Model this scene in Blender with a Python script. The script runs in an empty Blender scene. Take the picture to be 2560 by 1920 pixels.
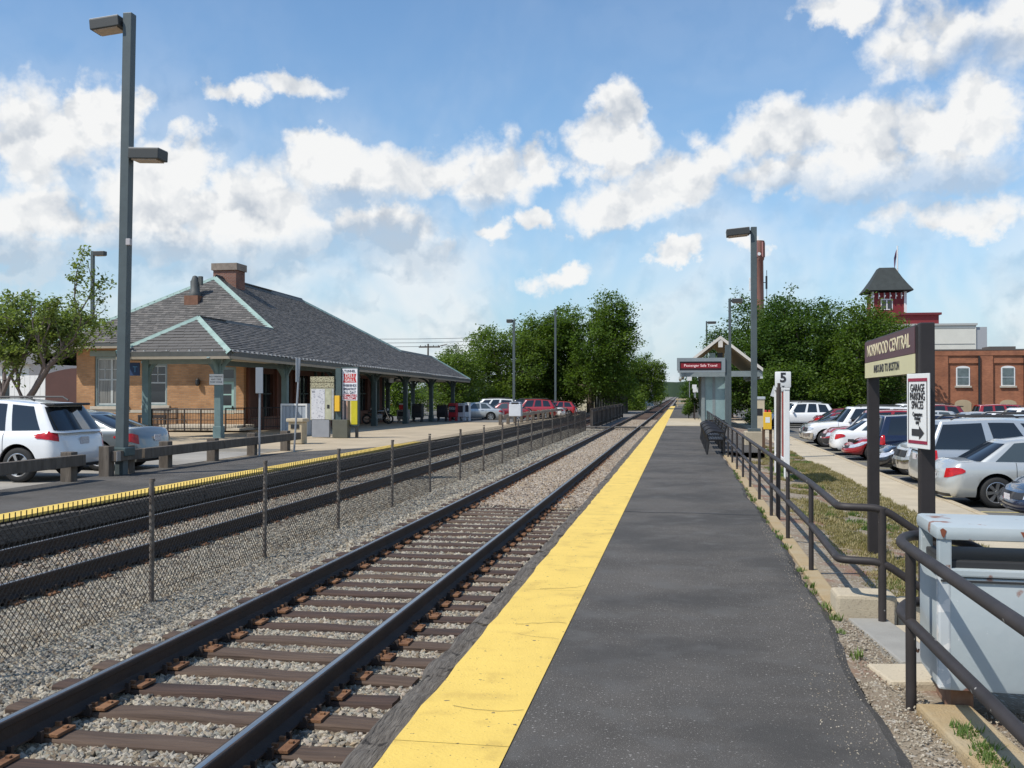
import bpy, bmesh, math, random
import numpy as np
from mathutils import Vector, Matrix
R = math.radians
rnd = random.Random(7)
SC = bpy.context.scene
COL = SC.collection

# ------------------------------------------------------------------ camera, sky, sun, exposure
cam_d = bpy.data.cameras.new('camera'); cam = bpy.data.objects.new('camera', cam_d); COL.objects.link(cam)
cam_d.sensor_width = 36; cam_d.lens = 35; cam_d.clip_start = 0.05; cam_d.clip_end = 6000
cam.location = (0, 0, 1.75)
cam.rotation_euler = (R(90.54), 0, R(9.66))
SC.camera = cam
SC.view_settings.view_transform = 'Standard'; SC.view_settings.look = 'None'
SC.view_settings.exposure = -0.12; SC.view_settings.gamma = 1.0; SC.view_settings.use_curve_mapping = False
SC.cycles.max_bounces = 6; SC.cycles.diffuse_bounces = 3; SC.cycles.glossy_bounces = 3
SC.cycles.transparent_max_bounces = 12; SC.cycles.transmission_bounces = 4
SC.cycles.use_denoising = True
SUN_AZ = math.atan2(-0.58, -0.50)          # towards the sun, measured from +y to +x
SUN_EL = R(52.5)
sun_d = bpy.data.lights.new('sun', 'SUN'); sun = bpy.data.objects.new('sun', sun_d); COL.objects.link(sun)
sun_d.energy = 5.0; sun_d.angle = R(0.5); sun_d.color = (1.0, 0.955, 0.88)
sv = Vector((math.sin(SUN_AZ)*math.cos(SUN_EL), math.cos(SUN_AZ)*math.cos(SUN_EL), math.sin(SUN_EL)))
sun.rotation_euler = sv.to_track_quat('Z', 'Y').to_euler()
sun.location = (-30, -25, 60)

W = bpy.data.worlds.new('World'); SC.world = W; W.use_nodes = True
wt = W.node_tree; wt.nodes.clear()
def wn(t, **k):
    n = wt.nodes.new(t)
    for a, b in k.items(): setattr(n, a, b)
    return n
def wl(a, b): wt.links.new(a, b)
def wmath(op, a, b=None, c=None, clamp=False):
    n = wn('ShaderNodeMath', operation=op, use_clamp=clamp)
    for i, v in enumerate((a, b, c)):
        if v is None: continue
        if isinstance(v, (int, float)): n.inputs[i].default_value = v
        else: wl(v, n.inputs[i])
    return n.outputs[0]
sky = wn('ShaderNodeTexSky', sky_type='NISHITA'); sky.sun_disc = False
sky.sun_elevation = SUN_EL; sky.sun_rotation = SUN_AZ; sky.air_density = 1.0; sky.dust_density = 0.3; sky.ozone_density = 3.0; sky.altitude = 30
tc = wn('ShaderNodeTexCoord'); sep = wn('ShaderNodeSeparateXYZ'); wl(tc.outputs['Generated'], sep.inputs[0])
az = wmath('ARCTAN2', sep.outputs[0], sep.outputs[1])
hyp = wmath('SQRT', wmath('ADD', wmath('MULTIPLY', sep.outputs[0], sep.outputs[0]), wmath('MULTIPLY', sep.outputs[1], sep.outputs[1])))
ele = wmath('ARCTAN2', sep.outputs[2], hyp)
uv = wn('ShaderNodeCombineXYZ'); wl(az, uv.inputs[0]); wl(ele, uv.inputs[1])
def wnoise(vec, scale, detail, rough, dist=0.0):
    n = wn('ShaderNodeTexNoise'); n.inputs['Scale'].default_value = scale; n.inputs['Detail'].default_value = detail
    n.inputs['Roughness'].default_value = rough; n.inputs['Distortion'].default_value = dist; wl(vec, n.inputs['Vector']); return n
# billowing edges: the cloud field is looked up through a warped direction
n1 = wnoise(tc.outputs['Generated'], 9.0, 7.0, 0.62)
wv = wn('ShaderNodeVectorMath', operation='MULTIPLY_ADD')
wl(n1.outputs['Color'], wv.inputs[0]); wv.inputs[1].default_value = (0.15, 0.125, 0); wl(uv.outputs[0], wv.inputs[2])
wv2 = wn('ShaderNodeVectorMath', operation='SUBTRACT'); wl(wv.outputs[0], wv2.inputs[0]); wv2.inputs[1].default_value = (0.075, 0.0625, 0)
P = wv2.outputs[0]
BLOBS = [(-0.588,0.246,0.072,0.055), (-0.630,0.226,0.053,0.060), (-0.556,0.267,0.038,0.025), (-0.444,0.285,0.038,0.020), (-0.394,0.298,0.053,0.019), (-0.487,0.224,0.053,0.035), (-0.516,0.186,0.062,0.055), (-0.435,0.182,0.096,0.055), (-0.338,0.208,0.091,0.048), (-0.356,0.238,0.057,0.025), (-0.264,0.215,0.072,0.043), (-0.548,0.150,0.081,0.040), (-0.190,0.207,0.062,0.040), (-0.134,0.222,0.038,0.025), (-0.310,0.151,0.086,0.035), (-0.418,0.139,0.096,0.030), (-0.607,0.159,0.077,0.040), (-0.622,0.121,0.062,0.023), (-0.178,0.146,0.034,0.018), (-0.127,0.161,0.023,0.018), (-0.111,0.118,0.043,0.017), (-0.246,0.138,0.034,0.023), (-0.060,0.271,0.030,0.036), (-0.069,0.237,0.046,0.028), (-0.046,0.187,0.055,0.036), (0.004,0.204,0.057,0.041), (0.040,0.233,0.048,0.030), (0.102,0.251,0.072,0.040), (0.165,0.238,0.077,0.038), (0.226,0.236,0.072,0.045), (0.281,0.253,0.053,0.050), (0.127,0.211,0.110,0.028), (0.230,0.203,0.091,0.028), (0.149,0.355,0.046,0.023), (0.246,0.321,0.067,0.043), (0.296,0.318,0.053,0.065), (-0.001,0.127,0.034,0.018), (0.246,0.167,0.081,0.024), (0.075,0.139,0.024,0.023), (-0.204,0.189,0.057,0.035), (-0.382,0.171,0.077,0.045), (-0.486,0.145,0.086,0.040)]
GREY = [(-0.435,0.129,0.129,0.030), (-0.319,0.133,0.115,0.025), (-0.528,0.134,0.077,0.025), (0.198,0.193,0.129,0.025), (0.269,0.196,0.062,0.025), (-0.033,0.153,0.072,0.011), (-0.328,0.182,0.043,0.015), (0.269,0.299,0.053,0.025), (-0.190,0.175,0.053,0.015), (-0.607,0.109,0.096,0.025)]
def field(blobs, P):
    acc = None
    for (u, v, ru, rv) in blobs:
        m = wn('ShaderNodeMapping', vector_type='TEXTURE'); m.inputs['Location'].default_value = (u, v, 0); m.inputs['Scale'].default_value = (ru, rv, 1)
        wl(P, m.inputs['Vector']); l = wn('ShaderNodeVectorMath', operation='LENGTH'); wl(m.outputs[0], l.inputs[0])
        acc = l.outputs['Value'] if acc is None else wmath('SMOOTH_MIN', acc, l.outputs['Value'], 0.18)
        q = wn('ShaderNodeVectorMath', operation='MULTIPLY_ADD'); wl(acc, q.inputs[0]); q.inputs[1].default_value = (1e-7,1e-7,0); wl(P, q.inputs[2]); P = q.outputs[0]
    return acc
rb = random.Random(3)
for i in range(8):                       # the same fair-weather cumulus goes on round the rest of the horizon
    a = -0.75 - (i+0.5)/8*(2*math.pi-1.35)
    a = (a + math.pi) % (2*math.pi) - math.pi
    v = rb.uniform(0.1, 0.42); w = rb.uniform(0.1, 0.22)
    w *= 1.4; BLOBS.append((a, v, w, w*0.45))
d1 = field(BLOBS, P); d2 = field(GREY, P)
def puff(vec):
    n = wn('ShaderNodeTexVoronoi', feature='F1'); n.inputs['Scale'].default_value = 15.0; n.inputs['Detail'].default_value = 2.0
    n.inputs['Roughness'].default_value = 0.5; wl(vec, n.inputs['Vector']); return n.outputs['Distance']
wp = wnoise(tc.outputs['Generated'], 22.0, 4.0, 0.62)                       # ruffles the puffs
pv = wn('ShaderNodeVectorMath', operation='MULTIPLY_ADD'); wl(wp.outputs['Color'], pv.inputs[0]); pv.inputs[1].default_value = (0.06,)*3; wl(tc.outputs['Generated'], pv.inputs[2])
pv2 = wn('ShaderNodeVectorMath', operation='ADD'); wl(pv.outputs[0], pv2.inputs[0]); pv2.inputs[1].default_value = (-0.011, 0, 0.016)
pf = puff(pv.outputs[0]); pf2 = puff(pv2.outputs[0])
dd = wmath('ADD', d1, wmath('MULTIPLY_ADD', pf, 0.60, -0.47))
lit = wmath('MULTIPLY', wmath('SUBTRACT', pf, pf2), 1.7)                   # side of each puff turned from the sun
mr = wn('ShaderNodeMapRange', interpolation_type='SMOOTHSTEP'); wl(dd, mr.inputs['Value'])
mr.inputs['From Min'].default_value = 1.15; mr.inputs['From Max'].default_value = 0.56; mr.inputs['To Min'].default_value = 0; mr.inputs['To Max'].default_value = 1
# thin veils between the heaps
veil = wnoise(tc.outputs['Generated'], 3.2, 5.0, 0.65, 0.4)
mv = wn('ShaderNodeMapRange', interpolation_type='SMOOTHSTEP'); wl(veil.outputs['Fac'], mv.inputs['Value'])
mv.inputs['From Min'].default_value = 0.36; mv.inputs['From Max'].default_value = 0.68; mv.inputs['To Max'].default_value = 0.74
low = wn('ShaderNodeMapRange', interpolation_type='SMOOTHSTEP'); wl(ele, low.inputs['Value']); low.inputs['From Min'].default_value = 0.34; low.inputs['From Max'].default_value = 0.12; low.inputs['To Min'].default_value = 0.10; low.inputs['To Max'].default_value = 1.0
mgA = wmath('MAXIMUM', wmath('MULTIPLY_ADD', d2, -1.1, 1.3), 0.0, clamp=True)
alpha = wmath('MAXIMUM', wmath('MULTIPLY', mr.outputs[0], wmath('MULTIPLY_ADD', mgA, -0.42, 0.97)), wmath('MULTIPLY', mv.outputs[0], low.outputs[0]))
mg = wn('ShaderNodeMapRange', interpolation_type='SMOOTHSTEP'); wl(d2, mg.inputs['Value'])
mg.inputs['From Min'].default_value = 1.35; mg.inputs['From Max'].default_value = 0.2; mg.inputs['To Max'].default_value = 0.75
big = wnoise(tc.outputs['Generated'], 15.0, 4.0, 0.6)
mb_ = wn('ShaderNodeMapRange'); wl(big.outputs['Fac'], mb_.inputs['Value']); mb_.inputs['From Min'].default_value = 0.42; mb_.inputs['From Max'].default_value = 0.66; mb_.inputs['To Max'].default_value = 0.15
gsum = wmath('ADD', wmath('ADD', mg.outputs[0], mb_.outputs[0]), wmath('MAXIMUM', lit, -0.25), clamp=True)
ccol = wn('ShaderNodeMix', data_type='RGBA'); wl(gsum, ccol.inputs['Factor'])
ccol.inputs['A'].default_value = (10.2, 10.2, 10.1, 1); ccol.inputs['B'].default_value = (5.7, 6.25, 7.0, 1)
tint = wn('ShaderNodeMix', data_type='RGBA', blend_type='MULTIPLY'); tint.inputs['Factor'].default_value = 1
wl(sky.outputs[0], tint.inputs['A']); tint.inputs['B'].default_value = (1.35, 1.66, 1.80, 1)
hz = wmath('MULTIPLY', wmath('POWER', 2.718, wmath('MULTIPLY', wmath('MAXIMUM', ele, 0.0), -6.5)), 0.92)   # pale summer haze towards the horizon, all round
hmix = wn('ShaderNodeMix', data_type='RGBA'); wl(hz, hmix.inputs['Factor']); wl(tint.outputs['Result'], hmix.inputs['A']); hmix.inputs['B'].default_value = (4.5, 6.15, 7.5, 1)
smix = wn('ShaderNodeMix', data_type='RGBA'); wl(alpha, smix.inputs['Factor']); wl(hmix.outputs['Result'], smix.inputs['A']); wl(ccol.outputs['Result'], smix.inputs['B'])
bg = wn('ShaderNodeBackground'); bg.inputs['Strength'].default_value = 0.1; wl(smix.outputs['Result'], bg.inputs['Color'])
wo = wn('ShaderNodeOutputWorld'); wl(bg.outputs[0], wo.inputs['Surface'])
W.cycles.sampling_method = 'MANUAL'; W.cycles.sample_map_resolution = 512

# ------------------------------------------------------------------ materials
MATS = {}
def mat(name, col, rough=0.7, metal=0.0, var=0.0, vs=3.0, col2=None, bump=0.0, bs=40.0, spec=0.5, coat=0.0, detail=6, trans=0.0, emit=None, stretch=None, sub=None):
    if name in MATS: return MATS[name]
    m = bpy.data.materials.new(name); m.use_nodes = True; t = m.node_tree; b = t.nodes['Principled BSDF']
    b.inputs['Roughness'].default_value = rough; b.inputs['Metallic'].default_value = metal
    b.inputs['Specular IOR Level'].default_value = spec; b.inputs['Coat Weight'].default_value = coat; b.inputs['Coat Roughness'].default_value = 0.04
    c = (*col, 1); b.inputs['Base Color'].default_value = c
    geo = None
    def vec(sc):
        nonlocal geo
        if geo is None:
            geo = t.nodes.new('ShaderNodeNewGeometry').outputs['Position'] if stretch is None else None
            if stretch is not None:
                g = t.nodes.new('ShaderNodeNewGeometry'); mp = t.nodes.new('ShaderNodeMapping'); mp.inputs['Scale'].default_value = stretch
                t.links.new(g.outputs['Position'], mp.inputs[0]); geo = mp.outputs[0]
        return geo
    if var > 0 or col2:
        n = t.nodes.new('ShaderNodeTexNoise'); n.inputs['Scale'].default_value = vs; n.inputs['Detail'].default_value = detail; n.inputs['Roughness'].default_value = 0.65
        t.links.new(vec(0), n.inputs['Vector'])
        mx = t.nodes.new('ShaderNodeMix'); mx.data_type = 'RGBA'
        r = t.nodes.new('ShaderNodeMapRange'); r.inputs['From Min'].default_value = 0.32; r.inputs['From Max'].default_value = 0.68
        t.links.new(n.outputs['Fac'], r.inputs['Value']); t.links.new(r.outputs[0], mx.inputs['Factor'])
        a = c if col2 else tuple(min(1, x*(1+var)) for x in col)+(1,)
        d = (*col2, 1) if col2 else tuple(x*(1-var) for x in col)+(1,)
        mx.inputs['A'].default_value = a; mx.inputs['B'].default_value = d
        t.links.new(mx.outputs['Result'], b.inputs['Base Color'])
    if bump > 0:
        n = t.nodes.new('ShaderNodeTexNoise'); n.inputs['Scale'].default_value = bs; n.inputs['Detail'].default_value = 5
        t.links.new(vec(0), n.inputs['Vector'])
        bp = t.nodes.new('ShaderNodeBump'); bp.inputs['Strength'].default_value = bump; bp.inputs['Distance'].default_value = 0.02
        t.links.new(n.outputs['Fac'], bp.inputs['Height']); t.links.new(bp.outputs[0], b.inputs['Normal'])
    if emit: b.inputs['Emission Color'].default_value = (*emit[:3], 1); b.inputs['Emission Strength'].default_value = emit[3]
    MATS[name] = m
    return m
def nt(m): return m.node_tree, m.node_tree.nodes['Principled BSDF']
def speckle(m, scale, col, lo, hi, fac=1.0, detail=0.0):
    """scatter flecks of another colour (grit, chips, rust) over a material"""
    t, b = nt(m)
    g = t.nodes.new('ShaderNodeNewGeometry'); n = t.nodes.new('ShaderNodeTexNoise'); n.inputs['Scale'].default_value = scale; n.inputs['Detail'].default_value = detail
    t.links.new(g.outputs['Position'], n.inputs['Vector'])
    r = t.nodes.new('ShaderNodeMapRange'); r.inputs['From Min'].default_value = lo; r.inputs['From Max'].default_value = hi; r.inputs['To Max'].default_value = fac
    t.links.new(n.outputs['Fac'], r.inputs['Value'])
    mx = t.nodes.new('ShaderNodeMix'); mx.data_type = 'RGBA'; mx.inputs['B'].default_value = (*col, 1)
    t.links.new(r.outputs[0], mx.inputs['Factor'])
    src = b.inputs['Base Color'].links[0].from_socket if b.inputs['Base Color'].links else None
    if src: t.links.new(src, mx.inputs['A'])
    else: mx.inputs['A'].default_value = b.inputs['Base Color'].default_value
    t.links.new(mx.outputs['Result'], b.inputs['Base Color'])
    return m
def brickmat(name, c1, c2, mortar, axis, bw=0.21, bh=0.072, msz=0.012, var=0.3):
    m = mat(name, c1, 0.85); t, b = nt(m)
    g = t.nodes.new('ShaderNodeNewGeometry'); s = t.nodes.new('ShaderNodeSeparateXYZ'); t.links.new(g.outputs['Position'], s.inputs[0])
    c = t.nodes.new('ShaderNodeCombineXYZ'); t.links.new(s.outputs[axis], c.inputs[0]); t.links.new(s.outputs[2], c.inputs[1])
    br = t.nodes.new('ShaderNodeTexBrick'); t.links.new(c.outputs[0], br.inputs['Vector'])
    br.inputs['Scale'].default_value = 1; br.inputs['Brick Width'].default_value = bw; br.inputs['Row Height'].default_value = bh
    br.inputs['Mortar Size'].default_value = msz; br.inputs['Mortar Smooth'].default_value = 0.3; br.inputs['Bias'].default_value = 0.0
    br.inputs['Color1'].default_value = (*c1, 1); br.inputs['Color2'].default_value = (*c2, 1); br.inputs['Mortar'].default_value = (*mortar, 1)
    n = t.nodes.new('ShaderNodeTexNoise'); n.inputs['Scale'].default_value = 1.1; n.inputs['Detail'].default_value = 7; t.links.new(g.outputs['Position'], n.inputs['Vector'])
    r = t.nodes.new('ShaderNodeMapRange'); r.inputs['From Min'].default_value = 0.3; r.inputs['From Max'].default_value = 0.7; r.inputs['To Min'].default_value = 1-var; r.inputs['To Max'].default_value = 1+var*0.4
    t.links.new(n.outputs['Fac'], r.inputs['Value'])
    mx = t.nodes.new('ShaderNodeMix'); mx.data_type = 'RGBA'; mx.blend_type = 'MULTIPLY'; mx.inputs['Factor'].default_value = 1
    t.links.new(br.outputs['Color'], mx.inputs['A']); t.links.new(r.outputs[0], mx.inputs['B']); t.links.new(mx.outputs['Result'], b.inputs['Base Color'])
    bp = t.nodes.new('ShaderNodeBump'); bp.inputs['Strength'].default_value = 0.5; bp.inputs['Distance'].default_value = 0.01; bp.invert = True
    t.links.new(br.outputs['Fac'], bp.inputs['Height']); t.links.new(bp.outputs[0], b.inputs['Normal'])
    return m

# ------------------------------------------------------------------ mesh helpers
class MB:
    def __init__(s): s.v = []; s.f = []; s.m = []
    def add(s, vs, fs, mi=0):
        o = len(s.v); s.v += [tuple(p) for p in vs]
        for f in fs: s.f.append(tuple(i+o for i in f)); s.m.append(mi)
        return s
    def box(s, c, d, rot=None, mi=0, taper=1.0):
        x, y, z = (k/2 for k in d)
        vs = [Vector((a*x*(taper if e > 0 else 1), b*y*(taper if e > 0 else 1), e*z)) for e in (-1, 1) for a, b in ((-1,-1),(1,-1),(1,1),(-1,1))]
        if rot is not None:
            M = rot if isinstance(rot, Matrix) else Matrix.Rotation(rot, 3, 'Z'); vs = [M @ p for p in vs]
        vs = [p+Vector(c) for p in vs]
        return s.add(vs, [(0,3,2,1),(4,5,6,7),(0,1,5,4),(1,2,6,5),(2,3,7,6),(3,0,4,7)], mi)
    def b2(s, x0, x1, y0, y1, z0, z1, mi=0): return s.box(((x0+x1)/2,(y0+y1)/2,(z0+z1)/2), (abs(x1-x0),abs(y1-y0),abs(z1-z0)), None, mi)
    def bevbox(s, c, d, b=0.01, rot=None, mi=0):
        """a box with chamfered edges"""
        bm = bmesh.new(); bmesh.ops.create_cube(bm, size=1)
        for v in bm.verts: v.co = Vector((v.co.x*d[0], v.co.y*d[1], v.co.z*d[2]))
        bmesh.ops.bevel(bm, geom=bm.edges[:], offset=b, segments=2, affect='EDGES', profile=0.6)
        M = Matrix.Identity(3) if rot is None else (rot if isinstance(rot, Matrix) else Matrix.Rotation(rot, 3, 'Z'))
        bm.verts.index_update()
        s.add([M @ v.co + Vector(c) for v in bm.verts], [[v.index for v in f.verts] for f in bm.faces], mi); bm.free(); return s
    def tube(s, pts, r, n=8, mi=0, caps=True, r2=None):
        pts = [Vector(p) for p in pts]; rings = []; up = None
        for i, p in enumerate(pts):
            t = (pts[min(i+1, len(pts)-1)]-pts[max(i-1, 0)]).normalized()
            if up is None: up = Vector((0,0,1)) if abs(t.z) < 0.9 else Vector((1,0,0))
            a = t.cross(up).normalized(); b = a.cross(t).normalized(); up = b
            rr = r if r2 is None else r+(r2-r)*i/(len(pts)-1)
            if isinstance(r, (list, tuple)): rr = r[i]
            rings.append([p+(a*math.cos(2*math.pi*k/n)+b*math.sin(2*math.pi*k/n))*rr for k in range(n)])
        vs = [q for ring in rings for q in ring]; fs = []
        for i in range(len(pts)-1):
            for k in range(n): fs.append((i*n+k, i*n+(k+1)%n, (i+1)*n+(k+1)%n, (i+1)*n+k))
        if caps: fs += [tuple(range(n))[::-1], tuple((len(pts)-1)*n+k for k in range(n))]
        return s.add(vs, [f[::-1] for f in fs], mi)
    def lathe(s, prof, c=(0,0,0), n=20, axis='Z', mi=0, close=False):
        vs = []; m = len(prof)
        for k in range(n):
            a = 2*math.pi*k/n
            for (r, h) in prof:
                p = (r*math.cos(a), r*math.sin(a), h)
                if axis == 'Y': p = (r*math.cos(a), h, r*math.sin(a))
                if axis == 'X': p = (h, r*math.cos(a), r*math.sin(a))
                vs.append((p[0]+c[0], p[1]+c[1], p[2]+c[2]))
        fs = []
        for k in range(n):
            for j in range(m-1): fs.append((k*m+j, ((k+1)%n)*m+j, ((k+1)%n)*m+j+1, k*m+j+1))
        return s.add(vs, fs, mi)
    def prism(s, poly, h0, h1, axis='Z', mi=0):
        """polygon (list of 2d points) extruded between two heights along an axis"""
        def P(a, b, h): return {'Z': (a,b,h), 'Y': (a,h,b), 'X': (h,a,b)}[axis]
        n = len(poly); vs = [P(a,b,h0) for a,b in poly]+[P(a,b,h1) for a,b in poly]
        fs = [tuple(range(n))[::-1], tuple(range(n, 2*n))]+[(k, (k+1)%n, n+(k+1)%n, n+k) for k in range(n)]
        return s.add(vs, fs, mi)
    def quad(s, a, b, c, d, mi=0): return s.add([a,b,c,d], [(0,1,2,3)], mi)
    def mesh(s, name, mats, smooth=False, fix=True):
        me = bpy.data.meshes.new(name); me.from_pydata(s.v, [], s.f)
        for m in (mats if isinstance(mats, (list, tuple)) else [mats]): me.materials.append(m)
        if any(s.m): me.polygons.foreach_set('material_index', s.m)
        if fix:
            bm = bmesh.new(); bm.from_mesh(me); bmesh.ops.recalc_face_normals(bm, faces=bm.faces[:]); bm.to_mesh(me); bm.free()
        if smooth:
            me.polygons.foreach_set('use_smooth', [True]*len(me.polygons))
            me.set_sharp_from_angle(angle=R(smooth if smooth is not True else 40))
        me.update(); return me
    def build(s, name, mats, parent=None, smooth=False, fix=True, loc=None):
        return link(name, s.mesh(name, mats, smooth, fix), parent, loc)
def link(name, data, parent=None, loc=None, rz=None):
    o = bpy.data.objects.new(name, data); COL.objects.link(o)
    if parent is not None: o.parent = parent
    if loc is not None: o.location = loc
    if rz is not None: o.rotation_euler = (0, 0, rz)
    return o
def tag(o, label, cat, group=None, kind=None):
    if label: o['label'] = label
    if cat: o['category'] = cat
    if group: o['group'] = group
    if kind: o['kind'] = kind
    return o
def thing(name, label, cat, loc=(0,0,0), rz=0, group=None):
    o = bpy.data.objects.new(name, None); COL.objects.link(o); o.location = loc; o.rotation_euler = (0,0,rz); o.empty_display_size = 0.2
    return tag(o, label, cat, group)
def struct(name, mb, m, label=None, smooth=False, fix=True):
    o = mb.build(name, m, None, smooth, fix); o['kind'] = 'structure'
    if label: o['label'] = label
    return o
def copy_tree(o, parent=None):
    c = o.copy(); COL.objects.link(c)
    if parent is not None: c.parent = parent
    for ch in list(o.children): copy_tree(ch, c)
    return c
def text(name, s, size, m, parent, loc, rot=(R(90),0,0), ax='CENTER', sx=1.0, depth=0.002, bold=0.0):
    cu = bpy.data.curves.new(name, 'FONT'); cu.body = s; cu.size = size; cu.align_x = ax; cu.align_y = 'CENTER'; cu.extrude = depth; cu.resolution_u = 3; cu.offset = bold
    o = bpy.data.objects.new('t', cu); COL.objects.link(o)
    dg = bpy.context.evaluated_depsgraph_get(); me = bpy.data.meshes.new_from_object(o.evaluated_get(dg))
    bpy.data.objects.remove(o); me.materials.clear(); me.materials.append(m); me.name = name
    r = link(name, me, parent, loc); r.rotation_euler = rot; r.scale = (sx, 1, 1); return r
def fastmesh(name, verts, nper, m, smooth=False):
    """verts (N*nper,3) -> separate n-gons, quickly"""
    n = len(verts)//nper; me = bpy.data.meshes.new(name)
    me.vertices.add(len(verts)); me.vertices.foreach_set('co', np.asarray(verts, dtype=np.float32).ravel())
    me.loops.add(len(verts)); me.loops.foreach_set('vertex_index', np.arange(len(verts), dtype=np.int32))
    me.polygons.add(n); me.polygons.foreach_set('loop_start', np.arange(0, len(verts), nper, dtype=np.int32))
    me.materials.append(m); me.update(calc_edges=True); return me

# ------------------------------------------------------------------ ground
M_asph = mat('asphalt', (0.094, 0.085, 0.075), 0.88, var=0.22, vs=0.9, bump=0.55, bs=160, spec=0.25)
speckle(M_asph, 120, (0.42, 0.40, 0.36), 0.70, 0.74, 0.42); speckle(M_asph, 55, (0.34, 0.32, 0.29), 0.74, 0.77, 0.8); speckle(M_asph, 0.55, (0.060, 0.057, 0.053), 0.47, 0.60, 0.7, 5); speckle(M_asph, 1.7, (0.13, 0.125, 0.115), 0.58, 0.68, 0.5, 7); speckle(M_asph, 3.1, (0.115, 0.11, 0.103), 0.52, 0.75, 0.7, 8)
M_lot = mat('lot_asphalt', (0.15, 0.145, 0.135), 0.9, var=0.2, vs=0.5, bump=0.3, bs=120, spec=0.2)
M_conc = mat('concrete', (0.47, 0.40, 0.29), 0.9, var=0.13, vs=1.1, bump=0.25, bs=90, spec=0.2); speckle(M_conc, 60, (0.28, 0.23, 0.17), 0.66, 0.76, 0.5)
M_pave = mat('tan_paving', (0.42, 0.34, 0.235), 0.9, var=0.16, vs=0.6, bump=0.2, bs=60, spec=0.2)
M_kerb = mat('kerb_stone', (0.44, 0.36, 0.24), 0.9, var=0.18, vs=2.2, bump=0.4, bs=60, col2=None)
M_ochre = mat('stained_kerb', (0.36, 0.25, 0.12), 0.92, col2=(0.40, 0.32, 0.20), vs=2.4, bump=0.6, bs=70)
M_dirt = mat('dirt', (0.20, 0.145, 0.095), 0.95, col2=(0.30, 0.25, 0.18), vs=1.6, bump=0.9, bs=45); speckle(M_dirt, 28, (0.46, 0.42, 0.35), 0.63, 0.7, 0.8); speckle(M_dirt, 1.3, (0.24, 0.115, 0.07), 0.54, 0.64, 0.8, 6)
M_far = mat('far_ground', (0.10, 0.105, 0.07), 0.95, col2=(0.17, 0.15, 0.11), vs=0.05)
M_yel = mat('yellow_paint', (0.74, 0.515, 0.115), 0.62, var=0.07, vs=2.0, bump=0.22, bs=60, spec=0.3)
speckle(M_yel, 4, (0.50, 0.33, 0.08), 0.56, 0.74, 0.6, 8); speckle(M_yel, 18, (0.10, 0.085, 0.06), 0.685, 0.70, 0.9, 5); speckle(M_yel, 60, (0.07, 0.06, 0.045), 0.71, 0.74, 0.9, 2)
M_wood = mat('weathered_timber', (0.055, 0.045, 0.036), 0.93, col2=(0.17, 0.15, 0.125), vs=3.0, bump=1.0, bs=5.0, stretch=(14, 1.6, 14), detail=10); speckle(M_wood, 9, (0.018,0.014,0.011), .60,.66,.9,6)
M_tie = mat('creosote_tie', (0.032, 0.020, 0.016), 0.86, col2=(0.085, 0.048, 0.032), vs=2.0, bump=0.8, bs=4.0, stretch=(0.6, 9, 9), detail=8)
M_tie2 = mat('greyed_tie', (0.055, 0.035, 0.025), 0.92, col2=(0.12, 0.08, 0.055), vs=2.4, bump=0.9, bs=4.0, stretch=(0.6, 9, 9), detail=8)
M_rust = mat('rusty_plate', (0.13, 0.058, 0.028), 0.9, col2=(0.26, 0.13, 0.06), vs=9, bump=0.3, bs=120)
M_rail = mat('rail_steel', (0.026, 0.019, 0.016), 0.75, col2=(0.048, 0.030, 0.022), vs=3, bump=0.15, bs=60)
M_head = mat('polished_rail_head', (0.50, 0.49, 0.47), 0.30, 1.0, var=0.2, vs=3, stretch=(30,.6,1))
M_bal = mat('ballast_dust', (0.13, 0.115, 0.10), 0.95, col2=(0.22, 0.20, 0.175), vs=14, bump=1.0, bs=28, detail=8)

g = MB(); g.quad((-3000,-300,-0.95),(3000,-300,-0.95),(3000,3500,-0.95),(-3000,3500,-0.95)); struct('ground', g, M_far)
# trackbed: a long sheet under both tracks, crowned between them
g = MB(); prof = [(-9.3,-0.44),(-8.9,-0.44),(-6.2,-0.44),(-5.4,-0.455),(-4.6,-0.45),(-1.75,-0.45),(-1.55,-0.45)]
ys = [-4+i*4 for i in range(40)]+[160+i*20 for i in range(32)]
for i, y in enumerate(ys):
    for (x, z) in prof: g.v.append((x if i < 40 else x, y, z))
n = len(prof)
for i in range(len(ys)-1):
    for k in range(n-1): g.f.append((i*n+k, i*n+k+1, (i+1)*n+k+1, (i+1)*n+k)); g.m.append(0)
struct('trackbed', g, M_bal, 'grey crushed stone bed under the two railway tracks')

# ---- near platform
plat = MB(); rr = random.Random(5)
xs_edge = []
yy = -3.0
while yy < 139:
    xs_edge.append((yy, 1.10+rr.uniform(-0.016, 0.016)+0.022*math.sin(yy*1.7)+.02*math.sin(yy*.63)-.034*max(0, 8-yy) if yy < 30 else 2.35)); yy += 0.22 if yy < 30 else 4
for (y0, a), (y1, b) in zip(xs_edge[:-1], xs_edge[1:]):
    if y0 < 30 <= y1: b = a
    plat.quad((-0.842,y0,0),(a,y0,0),(b,y1,0),(-0.842,y1,0)); plat.quad((a,y0,0),(a+0.07,y0,-0.045),(b+0.07,y1,-0.045),(b,y1,0)); plat.quad((a+.07,y0,-.045),(a+0.10,y0,-0.5),(b+0.10,y1,-0.5),(b+.07,y1,-.045))
plat.quad((-0.842,139,0),(2.35,139,0),(2.35,139,-.9),(-0.842,139,-.9))
platform = struct('platform', plat, M_asph, 'black asphalt platform beside the near track')
ye = MB()
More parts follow.
